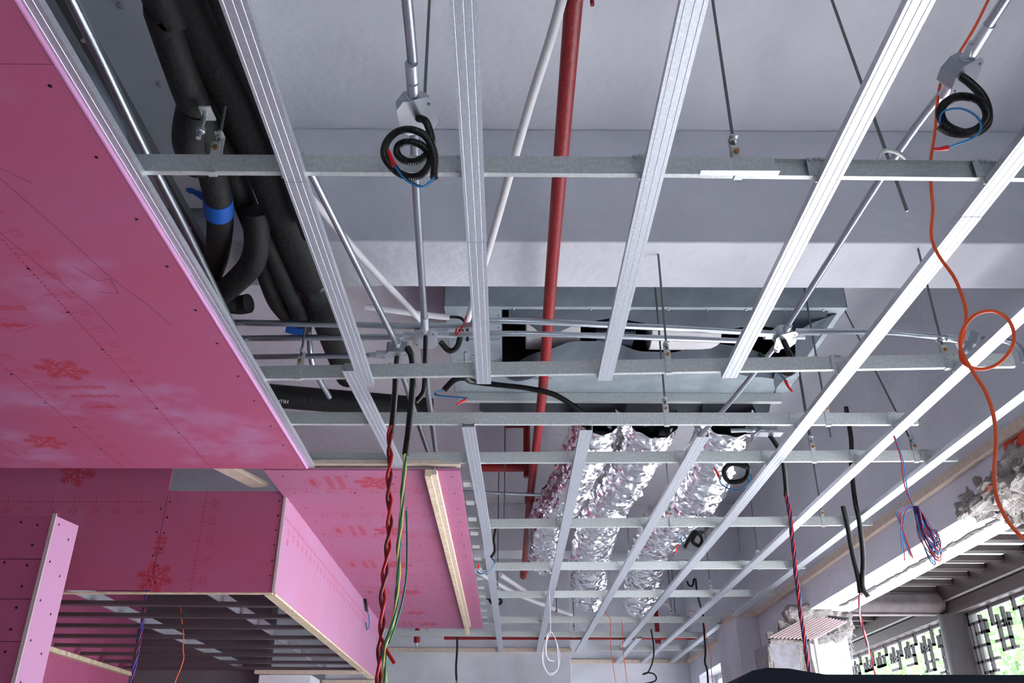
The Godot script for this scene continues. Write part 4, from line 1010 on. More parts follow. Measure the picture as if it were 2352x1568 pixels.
	tag(obj("black_cable", pipe_of([Vector3(1.546, 3.205, -7.6), Vector3(1.553, 3.174, -7.6), Vector3(1.577, 3.162, -7.6), Vector3(1.594, 3.18, -7.6), Vector3(1.604, 3.218, -7.6), Vector3(1.619, 3.212, -7.6), Vector3(1.63, 3.156, -7.65), Vector3(1.66, 3.082, -7.75), Vector3(1.716, 2.98, -7.9), Vector3(1.716, 2.88, -7.9), Vector3(1.712, 2.764, -7.9), Vector3(1.71, 2.673, -7.9), Vector3(1.696, 2.582, -7.9), Vector3(1.709, 2.515, -7.9), Vector3(1.705, 2.39, -7.9)], 0.0085, 8), M.black_plastic), "long black cable hooked at the ceiling and hanging by the far window", "cable")
	tag(obj("black_cable", pipe_of([Vector3(1.30, 2.90, -8.2), Vector3(1.312, 2.779, -8.2), Vector3(1.313, 2.736, -8.2), Vector3(1.31, 2.689, -8.2), Vector3(1.296, 2.627, -8.2), Vector3(1.277, 2.581, -8.2), Vector3(1.242, 2.53, -8.2), Vector3(1.199, 2.516, -8.2), Vector3(1.229, 2.527, -8.19), Vector3(1.264, 2.527, -8.185), Vector3(1.297, 2.516, -8.185), Vector3(1.315, 2.488, -8.185), Vector3(1.303, 2.461, -8.185), Vector3(1.263, 2.447, -8.185), Vector3(1.199, 2.435, -8.185)], 0.0068, 8), M.black_plastic), "black cable curling in loose spirals before the white recess wall", "cable")
	tag(obj("black_cable", pipe_of([Vector3(-0.47, 2.88, -8.5), Vector3(-0.468, 2.75, -8.5), Vector3(-0.472, 2.60, -8.5), Vector3(-0.465, 2.5, -8.5)], 0.010, 8), M.black_plastic), "straight black cable end hanging over the white wall beside the plywood strip", "cable")
	twisted([Vector3(-0.466, 2.52, -8.5), Vector3(-0.462, 2.4, -8.5), Vector3(-0.458, 2.2, -8.5)], [M.red_wire, M.black_wire], 0.0035, 0.09, "thin red and black twisted wire below the straight cable end on the white wall")
	twisted([Vector3(-1.985, 2.60, -4.9), Vector3(-1.978, 2.415, -4.9), Vector3(-1.975, 2.361, -4.9), Vector3(-1.974, 2.303, -4.9), Vector3(-1.975, 2.247, -4.9), Vector3(-1.975, 2.191, -4.9), Vector3(-1.971, 2.07, -4.9)], [M.violet_wire, M.dark_red_wire, M.violet_wire], 0.0045, 0.2, "violet twisted wires hanging inside the dropped box")
	for k in 2:
		var cz := 0.006 * k
		tag(obj("wire_coil", pipe_of([Vector3(0.290, 2.84, -6.2), Vector3(0.293, 2.57, -6.2 + cz), Vector3(0.254, 2.495 - cz, -6.2), Vector3(0.234 + cz, 2.388, -6.2), Vector3(0.264, 2.305 + cz, -6.2), Vector3(0.301, 2.288 + cz * 2, -6.2), Vector3(0.339, 2.329, -6.2), Vector3(0.353 - cz * 2, 2.412, -6.2), Vector3(0.33, 2.507, -6.2), Vector3(0.3, 2.562, -6.2), Vector3(0.267 + cz, 2.531, -6.195), Vector3(0.256 + cz, 2.435, -6.195), Vector3(0.277, 2.388 - cz, -6.195), Vector3(0.315, 2.376, -6.195)], 0.0026, 6), M.white_wire), ["loose white wire coil hanging in front of the white wall", "inner turn of the loose white wire coil on the white wall"][k], "wire coil", "white wire coils")
	tag(obj("red_lead", pipe_of([Vector3(-0.155, 3.14, -2.79), Vector3(-0.163, 3.09, -2.76), Vector3(-0.176, 3.055, -2.75), Vector3(-0.19, 3.05, -2.76), Vector3(-0.188, 3.085, -2.78)], 0.0036, 6), M.red_wire), "bent red lead sticking out of the white tube by the air unit", "wire")

	# insulated black pipes
	var bp := [[[Vector3(-0.74, 3.20, -0.2), Vector3(-0.735, 3.20, -0.9), Vector3(-0.727, 3.20, -1.412), Vector3(-0.696, 3.20, -1.735), Vector3(-0.692, 3.20, -2.214), Vector3(-0.688, 3.20, -2.66)], 0.070, "fat black insulated pipe, upper length with chalky scuffs, beside the spliced furring channel"],
		[[Vector3(-0.688, 3.20, -2.64), Vector3(-0.689, 3.20, -3.02), Vector3(-0.687, 3.20, -3.42)], 0.062, "lower length of the fat black insulated pipe beyond its taped joint"],
		[[Vector3(-0.79, 3.14, -0.2), Vector3(-0.765, 3.14, -1.313), Vector3(-0.776, 3.14, -1.395), Vector3(-0.795, 3.14, -1.611), Vector3(-0.806, 3.14, -1.785), Vector3(-0.835, 3.14, -1.967), Vector3(-0.859, 3.14, -2.111), Vector3(-0.912, 3.165, -2.285), Vector3(-0.985, 3.195, -2.48), Vector3(-1.05, 3.21, -2.62)], 0.040, "black insulated pipe nearest the pink board, with a blue tape band"],
		[[Vector3(-0.83, 3.23, -1.6), Vector3(-0.821, 3.22, -1.808), Vector3(-0.804, 3.22, -1.951), Vector3(-0.817, 3.22, -2.111), Vector3(-0.824, 3.22, -2.314), Vector3(-0.825, 3.20, -2.439)], 0.036, "black insulated pipe between the fat pipe and the banded one, forking below"],
		[[Vector3(-0.775, 3.17, -2.18), Vector3(-0.79, 3.12, -2.29), Vector3(-0.832, 3.1, -2.384), Vector3(-0.930, 3.13, -2.54), Vector3(-1.05, 3.16, -2.70)], 0.040, "black insulated branch bending toward the big pink board's edge"],
		[[Vector3(-0.822, 3.20, -2.37), Vector3(-0.842, 3.19, -2.58), Vector3(-0.85, 3.19, -2.79), Vector3(-0.812, 3.19, -2.95)], 0.032, "first of two thin black insulated pipes running down to a blue tape band"],
		[[Vector3(-0.785, 3.19, -2.32), Vector3(-0.778, 3.17, -2.56), Vector3(-0.776, 3.17, -2.76), Vector3(-0.785, 3.17, -2.94)], 0.032, "second thin black insulated pipe, the one touching the fat pipe"],
		[[Vector3(-0.615, 3.11, -0.2), Vector3(-0.622, 3.11, -1.31), Vector3(-0.620, 3.11, -1.47), Vector3(-0.610, 3.11, -1.65), Vector3(-0.608, 3.11, -1.9), Vector3(-0.61, 3.11, -2.22)], 0.026, "thin black insulated pipe half hidden behind the spliced furring channel"],
		[[Vector3(-1.08, 3.155, -2.70), Vector3(-0.98, 3.155, -2.735), Vector3(-0.935, 3.155, -2.725)], 0.035, "cut stub of black pipe insulation, its end open"],
		[[Vector3(-1.12, 3.10, -3.40), Vector3(-0.878, 3.1, -3.454), Vector3(-0.586, 3.1, -3.513), Vector3(-0.34, 3.1, -3.57)], 0.05, "black insulated pipe lying crosswise behind the second runner, printed in small letters"]]
	for b in bp:
		t = thing("insulated_pipe", b[2], "insulated pipe", b[0][0], "black insulated pipes")
		obj("insulation", pipe_of(b[0], b[1], 22), M.black_foam, t)
		if b[2].begins_with("fat"):
			st = begin()
			tube(st, PackedVector3Array([Vector3(-0.688, 3.2, -2.60), Vector3(-0.688, 3.2, -2.615), Vector3(-0.688, 3.2, -2.665), Vector3(-0.688, 3.2, -2.68)]), PackedFloat32Array([0.0705, 0.0735, 0.0735, 0.063]), 24)
			obj("taped_joint", st, M.black_tape, t)
		if b[2].contains("nearest"):
			st = begin()
			tube(st, PackedVector3Array([Vector3(-0.852, 3.14, -2.075), Vector3(-0.872, 3.14, -2.15)]), 0.0435, 22)
			tube(st, curve([Vector3(-0.90, 3.16, -2.10), Vector3(-0.93, 3.165, -2.08), Vector3(-0.955, 3.18, -2.09)], 5), PackedFloat32Array([0.012, 0.014, 0.012, 0.010, 0.009, 0.008, 0.010, 0.009, 0.008, 0.006, 0.004]), 6)
			obj("tape_band", st, M.blue_tape, t)
			obj("elbow", pipe_of([Vector3(-0.80, 3.14, -1.70), Vector3(-0.842, 3.12, -1.80), Vector3(-0.848, 3.12, -1.90)], 0.045, 20), M.black_foam, t)
		if b[2].begins_with("first"):
			st = begin()
			tube(st, PackedVector3Array([Vector3(-0.835, 3.175, -2.90), Vector3(-0.77, 3.165, -2.92)]), 0.042, 20)
			obj("tape_band", st, M.blue_tape, t)
		if b[2].contains("letters"):
			var tm := TextMesh.new()
			tm.text = "HUAMEI"
			tm.font_size = 32
			tm.pixel_size = 0.0007
			tm.depth = 0.0006
			var o := MeshInstance3D.new()
			o.mesh = tm
			o.name = "lettering"
			o.material_override = M.white_plastic
			t.add_child(o)
			o.transform = Transform3D(Basis(Vector3.UP, 0.21) * Basis(Vector3.RIGHT, 0.75) * Basis(Vector3.BACK, PI), Vector3(-0.975, 3.0625, -3.3965) - t.position)
	t = thing("grey_conduit", "grey conduit running down among the thin black pipes", "conduit", Vector3(-0.71, 3.05, -2.3))
	obj("tube", pipe_of([Vector3(-0.78, 3.28, -2.45), Vector3(-0.775, 3.24, -2.9), Vector3(-0.765, 3.08, -3.05), Vector3(-0.738, 3.04, -3.3)], 0.011, 12), M.conduit, t)
	t = thing("pipe_clip", "bright bolt and clip holding the black pipe over the first runner", "pipe clip", Vector3(-0.745, 3.06, -1.66))
	st = begin()
	bolt(st, Vector3(-0.752, 3.035, -1.655), Vector3.DOWN, 0.011, 0.014)
	tube(st, PackedVector3Array([Vector3(-0.752, 3.10, -1.66), Vector3(-0.752, 3.0, -1.65)]), 0.006, 8)
	obj("bolt", st, M.bright_plate, t)
	obj("strap", span_of(Vector3(-0.765, 3.09, -1.69), Vector3(-0.735, 3.094, -1.64)), M.galvanised_dull, t)

# ---------------------------------------------------------------- air unit and ducts
func build_air() -> void:
	var st: SurfaceTool
	var x0 := -0.275
	var x1 := 1.435
	var zf := -3.205
	var zb := -4.10
	var yb := 3.42
	var ox0 := -0.03
	var ox1 := 1.33
	var ob := -3.84
	var t := thing("air_unit", "large steel ceiling air unit with open bottom, torn grey canvas and white fans", "air unit", Vector3(0.58, yb, -3.65))
	st = begin()
	span(st, Vector3(x0, yb, zf - 0.002), Vector3(x1, yb + 0.33, zf))
	span(st, Vector3(x0, yb, zb), Vector3(x0 + 0.002, yb + 0.33, zf))
	span(st, Vector3(x1 - 0.002, yb, zb), Vector3(x1, yb + 0.33, zf))
	span(st, Vector3(x0, yb + 0.328, zb), Vector3(x1, yb + 0.33, zf))
	span(st, Vector3(x0, yb, zb), Vector3(x1, yb + 0.33, zb + 0.002))
	obj("casing", st, M.duct_sheet, t)
	st = begin()
	span(st, Vector3(x0, yb, zf - 0.03), Vector3(x1, yb + 0.002, zf), 0.0006)
	span(st, Vector3(x0, yb, zb), Vector3(ox0, yb + 0.002, zf - 0.03))
	span(st, Vector3(ox1, yb, zb), Vector3(x1, yb + 0.002, zf - 0.03))
	span(st, Vector3(ox0, yb, zb), Vector3(ox1, yb + 0.002, ob))
	obj("bottom_pan", st, M.duct_sheet, t)
	st = begin()
	span(st, Vector3(x0, yb - 0.0025, zf - 0.30), Vector3(ox0, yb, zf - 0.298))
	for k in 3:
		span(st, Vector3(x0 + 0.03, yb - 0.0025, zf - 0.31 - 0.21 * k), Vector3(ox0 - 0.02, yb, zf - 0.311 - 0.21 * k))
	# the raised character stamped in its bracket
	var c := Vector3(-0.15, yb - 0.0015, -3.70)
	for b in [[-0.055, -0.055, -0.055, 0.06], [-0.055, 0.06, -0.045, 0.06], [0.062, -0.055, 0.062, 0.06], [0.05, 0.06, 0.062, 0.06], [-0.03, -0.008, 0.04, -0.008], [-0.03, 0.012, 0.04, 0.012], [-0.025, -0.008, -0.025, 0.02], [-0.008, -0.008, -0.008, 0.02], [0.010, -0.008, 0.010, 0.02], [0.028, -0.008, 0.028, 0.02], [-0.02, 0.028, 0.03, 0.052], [0.03, 0.028, -0.02, 0.052], [0.024, -0.05, 0.05, -0.018]]:
		tube(st, PackedVector3Array([c + Vector3(b[0], 0, b[1]), c + Vector3(b[2], 0, b[3])]), 0.003, 6)
	for k in 4:
		tube(st, PackedVector3Array([Vector3(0.02 + 0.055 * k, yb - 0.001, -3.93), Vector3(0.05 + 0.055 * k, yb - 0.001, -3.93)]), 0.006, 6)
	obj("stamping", st, M.duct_sheet, t)
	st = begin()
	for k in 9:
		bolt(st, Vector3(0.02 + 0.165 * k, yb, zf - 0.02), Vector3.DOWN, 0.006, 0.005)
	for k in 6:
		bolt(st, Vector3(ox0 - 0.012, yb, zf - 0.08 - 0.11 * k), Vector3.DOWN, 0.006, 0.005)
	obj("bolts", st, M.bright_plate, t).set_meta("kind", "stuff")
	st = begin()
	span(st, Vector3(ox0, yb + 0.04, zf - 0.035), Vector3(ox1, yb + 0.32, zf - 0.033))
	span(st, Vector3(ox0, yb + 0.30, ob), Vector3(ox1, yb + 0.302, zf - 0.035))
	span(st, Vector3(ox0, yb + 0.002, ob - 0.002), Vector3(ox1, yb + 0.30, ob))
	span(st, Vector3(ox0 - 0.002, yb + 0.002, ob), Vector3(ox0, yb + 0.30, zf - 0.035))
	span(st, Vector3(ox1, yb + 0.002, ob), Vector3(ox1 + 0.002, yb + 0.30, zf - 0.035))
	obj("lining", st, M.cavity_shade, t)  # near-black sheets: the shade inside the unit put into their colour
	for s in [[0.08, 0.33], [0.66, 0.98]]:
		st = begin()
		tube(st, PackedVector3Array([Vector3(s[0], yb + 0.15, -3.62), Vector3(s[0] + 0.004, yb + 0.15, -3.62), Vector3(s[1] - 0.004, yb + 0.15, -3.62), Vector3(s[1], yb + 0.15, -3.62)]), PackedFloat32Array([0.128, 0.13, 0.13, 0.128]), 30)
		obj("fan_scroll", st, M.white_plastic, t)
	st = begin()
	span(st, Vector3(0.40, yb + 0.03, -3.70), Vector3(0.58, yb + 0.16, -3.50), 0.006)
	obj("motor", st, mat("motor_blue", Color(0.10, 0.13, 0.22), 0.5), t)
	st = begin()
	span(st, Vector3(0.43, yb + 0.17, -3.60), Vector3(0.60, yb + 0.26, -3.40), 0.006)
	obj("terminal_box", st, M.white_plastic, t)
	obj("terminal", span_of(Vector3(0.455, yb + 0.165, -3.50), Vector3(0.50, yb + 0.172, -3.45), 0.002), M.canvas, t)
	# flange along the far edge
	st = begin()
	span(st, Vector3(x0 + 0.02, yb - 0.045, zb - 0.004), Vector3(x1 - 0.03, yb, zb), 0.0006)
	span(st, Vector3(x0 + 0.02, yb - 0.047, zb - 0.03), Vector3(x1 - 0.03, yb - 0.045, zb))
	obj("rear_flange", st, M.galvanised_dull, t)
	# torn canvas: a strip rolled along the front, a belly hung from the back, a corner flap
	var rows := []
	for i in 7:
		var row := []
		for k in 41:
			var u := k / 40.0
			var x := lerpf(0.0, 1.36, u)
			var drop: float = 0.012 + 0.03 * absf(sin(u * 9.0)) + 0.055 * exp(-pow((u - 0.13) / 0.06, 2)) + 0.06 * exp(-pow((u - 0.66) / 0.1, 2)) + 0.05 * smoothstep(0.8, 1.0, u)
			var v := i / 6.0
			row.append(Vector3(x + 0.01 * sin(u * 30.0) * v, yb - 0.001 - drop * v * (1.0 - 0.35 * v), zf - 0.028 - 0.10 * v * (0.4 + drop * 8.0) - 0.012 * sin(u * 17.0) * v))
		rows.append(row)
	obj("canvas_strip", sheet_of(rows, 0.0025), M.canvas, t)
	rows = []
	for i in 11:
		var row2 := []
		var v2 := i / 10.0
		for k in 49:
			var u2 := k / 48.0
			var reach: float = 0.27 - 0.12 * exp(-pow((u2 - 0.62) / 0.16, 2)) - 0.16 * exp(-pow((u2 - 0.02) / 0.07, 2)) + 0.03 * sin(u2 * 11.0)
			var sag: float = 0.055 + 0.035 * sin(u2 * 7.0 + 1.0) + 0.03 * sin(u2 * 15.0)
			row2.append(Vector3(lerpf(ox0 + 0.01, ox1 - 0.03, u2), yb - 0.002 - sag * sin(v2 * 2.3) + 0.05 * v2 * v2 + 0.006 * sin(u2 * 40.0 + v2 * 5.0), ob + 0.01 + reach * v2))
		rows.append(row2)
	obj("canvas_belly", sheet_of(rows, 0.0025), M.canvas, t)
	rows = []
	for i in 9:
		var row3 := []
		var v3 := i / 8.0
		for k in 13:
			var u3 := k / 12.0
			var drop3: float = (0.16 - 0.10 * absf(u3 - 0.35)) * v3
			row3.append(Vector3(1.405 - 0.30 * (1.0 - u3 * 0.2) * v3 + 0.10 * v3 * v3 + 0.02 * sin(u3 * 8.0) * v3, yb - 0.002 - drop3 + 0.02 * sin(u3 * 9.0 + v3 * 3.0) * v3, lerpf(zf - 0.05, -3.86, u3)))
		rows.append(row3)
	obj("canvas_flap", sheet_of(rows, 0.0025), M.canvas, t)

	# canvas boots and the foil ducts
	t = thing("canvas_boot", "dark canvas connector sagging behind the air unit's far flange", "canvas connector", Vector3(0.6, 3.30, -4.2))
	rows = []
	for i in 7:
		var row4 := []
		for k in 41:
			var u4 := k / 40.0
			var v4 := i / 6.0
			row4.append(Vector3(lerpf(-0.15, 1.36, u4), yb - 0.012 - 0.05 * sin(v4 * PI) * (0.7 + 0.5 * sin(u4 * 13.0)) - 0.07 * v4 * absf(sin(u4 * 6.5)), zb - 0.032 - 0.17 * v4))
		rows.append(row4)
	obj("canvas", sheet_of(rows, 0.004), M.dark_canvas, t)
	var rough := noise_of(61, 9.0, FastNoiseLite.TYPE_CELLULAR, 2)
	rough.cellular_return_type = FastNoiseLite.RETURN_DISTANCE2_SUB
	var soft := noise_of(62, 5.0)
	for d in [[[Vector3(0.46, 3.32, -4.15), Vector3(0.43, 3.25, -4.45), Vector3(0.35, 3.16, -4.85), Vector3(0.27, 3.11, -5.3), Vector3(0.262, 3.12, -5.8), Vector3(0.278, 3.11, -6.42)], 0.135, "crinkled foil duct beside the red pipe, the shortest of three"],
			[[Vector3(0.74, 3.32, -4.15), Vector3(0.70, 3.24, -4.6), Vector3(0.60, 3.16, -5.1), Vector3(0.575, 3.12, -5.7), Vector3(0.62, 3.10, -6.6), Vector3(0.69, 3.08, -7.65)], 0.152, "crinkled foil duct in the middle of three, reflecting the pink boards"],
			[[Vector3(1.14, 3.33, -4.15), Vector3(1.14, 3.26, -4.5), Vector3(1.10, 3.16, -5.0), Vector3(1.01, 3.12, -5.6), Vector3(1.05, 3.10, -6.7), Vector3(1.17, 3.07, -7.9)], 0.160, "crinkled foil duct nearest the window side, the longest of three"]]:
		t = thing("foil_duct", d[2], "flexible duct", d[0][0], "foil ducts from the air unit")
		var pts := even(curve(d[0], 12), 0.017)
		var f := frames(pts)
		var n := pts.size()
		var side := 44
		st = begin()
		var ring := []
		for i in n:
			var row5 := []
			for k in side:
				var an := TAU * k / side
				var b: Basis = f[i]
				var dir: Vector3 = b.x * cos(an) + b.y * sin(an)
				var q: Vector3 = pts[i] + dir * float(d[1])
				var fold: float = sin(TAU * (i * 0.017 / 0.115 + an / TAU * 1.0) + 2.0 * soft.get_noise_3dv(q))
				row5.append(q + dir * (0.020 * rough.get_noise_3d(q.x * 1.4, q.y * 1.4, q.z * 2.6) + 0.016 * soft.get_noise_3dv(q * 1.8) + 0.006 * fold) + b.z * 0.006 * soft.get_noise_3d(q.y * 3.0, q.x * 3.0, q.z * 3.0) - dir * (0.012 if i == n - 1 else 0.0))
			ring.append(row5)
		for i in n - 1:
			for k in side:
				var a: Vector3 = ring[i][k]
				var b2: Vector3 = ring[i][(k + 1) % side]
				var c2: Vector3 = ring[i + 1][(k + 1) % side]
				var d2: Vector3 = ring[i + 1][k]
				for tr in ([[a, b2, c2], [a, c2, d2]] if (i + k) % 2 == 0 else [[a, b2, d2], [b2, c2, d2]]):
					var nn: Vector3 = (tr[1] - tr[0]).cross(tr[2] - tr[0]).normalized()
					if nn.dot((tr[0] + tr[1] + tr[2]) / 3.0 - pts[i]) < 0.0: nn = -nn
					tri(st, tr[0], tr[1], tr[2], nn, nn, nn)
		obj("foil", st, M.foil, t)
		st = begin()
		var e: int = n - 1
		var bz: Basis = f[e]
		for k in side:
			tri(st, pts[e] + bz.z * 0.012, ring[e][k], ring[e][(k + 1) % side], bz.z, bz.z, bz.z)
		obj("folded_end", st, M.foil, t)
		st = begin()
		tube(st, PackedVector3Array([pts[e] + bz.z * 0.01, pts[e] + bz.z * 0.03 + Vector3(0, -0.10, 0)]), 0.004, 6)
		obj("tie", st, M.white_plastic, t)

	# the sheet steel duct and dark canvas over the pink board's edge
	t = thing("steel_duct", "flat bottomed blue grey sheet steel duct with a row of rivets beside the black pipes", "duct", Vector3(-1.2, 3.45, -1.4))
	obj("duct_body", span_of(Vector3(-1.75, 3.45, -2.56), Vector3(-0.92, 3.86, 1.0), 0.003), mat("pale_sheet", Color(0.86, 0.89, 0.91), 0.55, 0.1), t)
	for k in 9:
		st = begin()
		tube(st, PackedVector3Array([Vector3(-1.03, 3.451, -0.2 - 0.29 * k), Vector3(-1.03, 3.444, -0.2 - 0.29 * k), Vector3(-1.03, 3.441, -0.2 - 0.29 * k)]), PackedFloat32Array([0.011, 0.010, 0.004]), 10)
		obj("rivet", st, M.galvanised_dull, t)
	t = thing("canvas_sleeve", "bulging dark grey canvas sleeve above the big pink board's free edge", "canvas connector", Vector3(-1.2, 3.2, -1.4))
	var cp := even(curve([Vector3(-1.30, 3.26, -0.3), Vector3(-1.24, 3.25, -1.0), Vector3(-1.23, 3.25, -1.6), Vector3(-1.25, 3.25, -2.1), Vector3(-1.26, 3.25, -2.45)], 12), 0.025)
	var cr := PackedFloat32Array()
	for i in cp.size():
		var s := i * 0.025
		cr.append(0.125 + 0.022 * sin(s * 9.0) - 0.05 * exp(-pow(sin(s * 4.6) / 0.18, 2)))
	st = begin()
	tube(st, cp, cr, 30)
	obj("canvas", st, mat("pale_canvas", Color(0.58, 0.62, 0.68), 0.7), t)
	t = thing("angle_iron", "dark angle iron with rivet heads between the canvas sleeve and the conduit", "angle iron", Vector3(-1.05, 3.25, -1.4))
	st = begin()
	extrude(st, profile([-0.016, 0, 0.016, 0, 0.016, 0.032, 0.013, 0.032, 0.013, 0.003, -0.016, 0.003]), Vector3(-1.052, 3.25, -0.2), Vector3(-1.056, 3.25, -2.6))
	obj("angle", st, M.threaded_steel, t)
	st = begin()
	for k in 8: bolt(st, Vector3(-1.055, 3.25, -0.5 - 0.27 * k), Vector3.DOWN, 0.007, 0.005)
	obj("bolts", st, M.galvanised_dull, t).set_meta("kind", "stuff")

# ---------------------------------------------------------------- the room
func build_room() -> void:
	structure("floor", span_of(Vector3(-4.8, -0.15, -10.4), Vector3(2.02, 0, 3.2)), M.floor_cement)
	structure("ceiling", span_of(Vector3(-4.8, 3.87, -10.4), Vector3(2.34, 4.1, 3.2)), M.paint)
	structure("trim_1", span_of(Vector3(-4.6, 3.35, -2.93), Vector3(2.02, 3.87, -2.615), 0.004), M.paint, "plastered beam crossing the ceiling in front of the air unit", "beam")
	structure("trim_2", span_of(Vector3(-1.2, 3.45, -7.85), Vector3(2.02, 3.87, -7.55), 0.004), M.paint, "plastered beam crossing the far ceiling above the recess", "beam")
	structure("wall_left", span_of(Vector3(-4.8, 0, -10.4), Vector3(-4.6, 3.87, 3.2)), M.wall_paint)
	# back: a pier that stands forward and a deeper recess by the window
	structure("wall_back", span_of(Vector3(-4.6, 0, -10.4), Vector3(2.02, 3.87, -10.2)), M.wall_paint)
	structure("wall_far_pier", span_of(Vector3(-1.47, 0, -10.2), Vector3(0.645, 3.87, -9.35), 0.004), M.wall_paint)
	# behind the camera: an unseen wall, its opening added to let sky light in
	var st := begin()
	span(st, Vector3(-4.6, 2.4, 3.0), Vector3(2.02, 3.87, 3.2))
	span(st, Vector3(-4.6, 0, 3.0), Vector3(0.7, 2.4, 3.2))
	span(st, Vector3(1.6, 0, 3.0), Vector3(2.02, 2.4, 3.2))
	structure("wall_front", st, M.wall_paint)
	# right: the wall with a long opening, a column and a far window
	st = begin()
	span(st, Vector3(2.02, 2.68, -10.4), Vector3(2.32, 3.87, -3.80))
	span(st, Vector3(2.02, 2.74, -3.80), Vector3(2.32, 3.87, 3.2))
	span(st, Vector3(2.02, 0, -7.95), Vector3(2.32, 2.68, -6.20))
	span(st, Vector3(2.02, 0, -10.4), Vector3(2.32, 2.68, -9.75))
	span(st, Vector3(2.02, 0, -9.75), Vector3(2.32, 0.4, -7.95))
	span(st, Vector3(2.02, 0, -2.0), Vector3(2.32, 2.74, 3.2))
	structure("wall_right", st, M.paint)
	structure("wall_column", span_of(Vector3(1.84, 0, -7.95), Vector3(2.02, 2.885, -7.26), 0.004), M.wall_paint)
	# the dropped box's surroundings
	structure("wall_inner_pink", span_of(Vector3(-2.99, 0, -7.1), Vector3(-2.89, 3.3, -4.06)), M.plain_pink)
	structure("wall_inner_dark", span_of(Vector3(-2.99, 0, -7.28), Vector3(-1.86, 3.3, -7.1)), M.dark_cement)
	structure("wall_inner_column", span_of(Vector3(-1.86, 0, -7.30), Vector3(-1.47, 2.37, -6.95), 0.004), M.wall_paint)
	structure("wall_inner_end", span_of(Vector3(-1.47, 0, -7.62), Vector3(-1.07, 3.2, -7.50)), M.wall_paint)
	for b in [[Vector3(-1.89, 2.372, -6.95), Vector3(-1.07, 2.40, -6.915), "brown batten over the inner column's front"], [Vector3(-1.49, 2.355, -7.50), Vector3(-1.07, 2.39, -7.465), "brown batten along the inner end wall under the lower ceiling"]]:
		tag(obj("batten", span_of(b[0], b[1], 0.002), M.batten_wood), b[2], "wooden batten")
	# battens round the walls at the grid's height
	for b in [[Vector3(1.99, 2.852, -7.26), Vector3(2.02, 2.898, 2.9), "raw wooden batten along the plastered wall above the broken opening"],
			[Vector3(1.835, 2.852, -7.26), Vector3(2.02, 2.892, -7.232), "short raw batten across the white column's front"],
			[Vector3(1.812, 2.852, -7.95), Vector3(1.84, 2.892, -7.235), "short raw batten on the white column's side"],
			[Vector3(1.99, 2.852, -10.2), Vector3(2.02, 2.895, -7.95), "raw wooden batten over the far window"],
			[Vector3(-1.46, 2.852, -9.35), Vector3(0.655, 2.892, -9.32), "raw wooden batten across the far white wall, channel ends resting on it"],
			[Vector3(0.645, 2.852, -10.2), Vector3(1.99, 2.892, -10.17), "raw wooden batten across the back of the recess"]]:
		tag(obj("wall_batten", span_of(b[0], b[1], 0.002), M.batten_wood), b[2], "wooden batten", "wall battens at the grid's height")
	# soffit grooves of the lintel: a raked mortar joint
	st = begin()
	var rng := RandomNumberGenerator.new()
	rng.seed = 5
	for k in 26:
		var z := -3.85 - 0.078 * k
		box(st, Vector3(2.185 + 0.004 * sin(k * 2.0), 2.679, z), Vector3(rng.randf_range(0.008, 0.034), 0.008, 0.085), Basis(Vector3.UP, rng.randf_range(-0.12, 0.12)))
	var o := obj("mortar_seam", st, M.mortar)
	tag(o, "ragged grey mortar seam along the bright underside of the opening's lintel", "mortar seam")
	# broken concrete at both ends of the opening
	var n := noise_of(71, 11.0, FastNoiseLite.TYPE_SIMPLEX_SMOOTH, 5)
	var t := thing("broken_lintel", "ragged broken concrete lintel at the opening's near end, with brick and a hole", "broken concrete", Vector3(2.17, 2.66, -3.5))
	for b in [[Vector3(2.17, 2.735, -3.60), Vector3(0.32, 0.11, 0.42)], [Vector3(2.15, 2.73, -3.25), Vector3(0.33, 0.13, 0.40)], [Vector3(2.20, 2.725, -2.95), Vector3(0.30, 0.12, 0.36)], [Vector3(2.06, 2.715, -3.72), Vector3(0.12, 0.07, 0.14)], [Vector3(2.26, 2.70, -3.72), Vector3(0.13, 0.09, 0.16)]]:
		st = begin()
		lump(st, b[0], b[1], n, 0.75, 22)
		obj("concrete_chunk", st, M.broken_concrete, t)
	st = begin()
	lump(st, Vector3(2.035, 2.742, -3.52), Vector3(0.05, 0.05, 0.10), n, 0.8, 8)
	obj("brick_fragment", st, mat("brick_red", Color(0.55, 0.33, 0.28), 0.95), t)
	obj("hole", span_of(Vector3(2.12, 2.672, -3.70), Vector3(2.165, 2.70, -3.655), 0.004), M.cavity_shade, t)  # solid near-black block painted as the shade within a hole
	st = begin()
	var rows := []
	for i in 7:
		var row := []
		for k in 13:
			row.append(Vector3(2.015 + 0.012 * sin(k * 1.7 + i), 2.752 + 0.022 * i + 0.008 * sin(k * 2.3), -2.98 - 0.028 * k))
		rows.append(row)
	obj("plastic_scrap", sheet_of(rows, 0.002), M.orange_plastic, t)
	t = thing("broken_wall_end", "broken masonry wall end with ribbed tile backing and torn white fibre mesh", "broken wall", Vector3(2.05, 0, -6.15))
	st = begin()
	span(st, Vector3(1.74, 0, -6.45), Vector3(1.935, 2.478, -6.07), 0.006)
	obj("plaster_stub", st, mat("old_plaster", Color(0.60, 0.585, 0.615), 0.95, 0.0, mottle(19, 0.02, Color(0.8, 0.8, 0.8), Color.WHITE), 2.0), t)
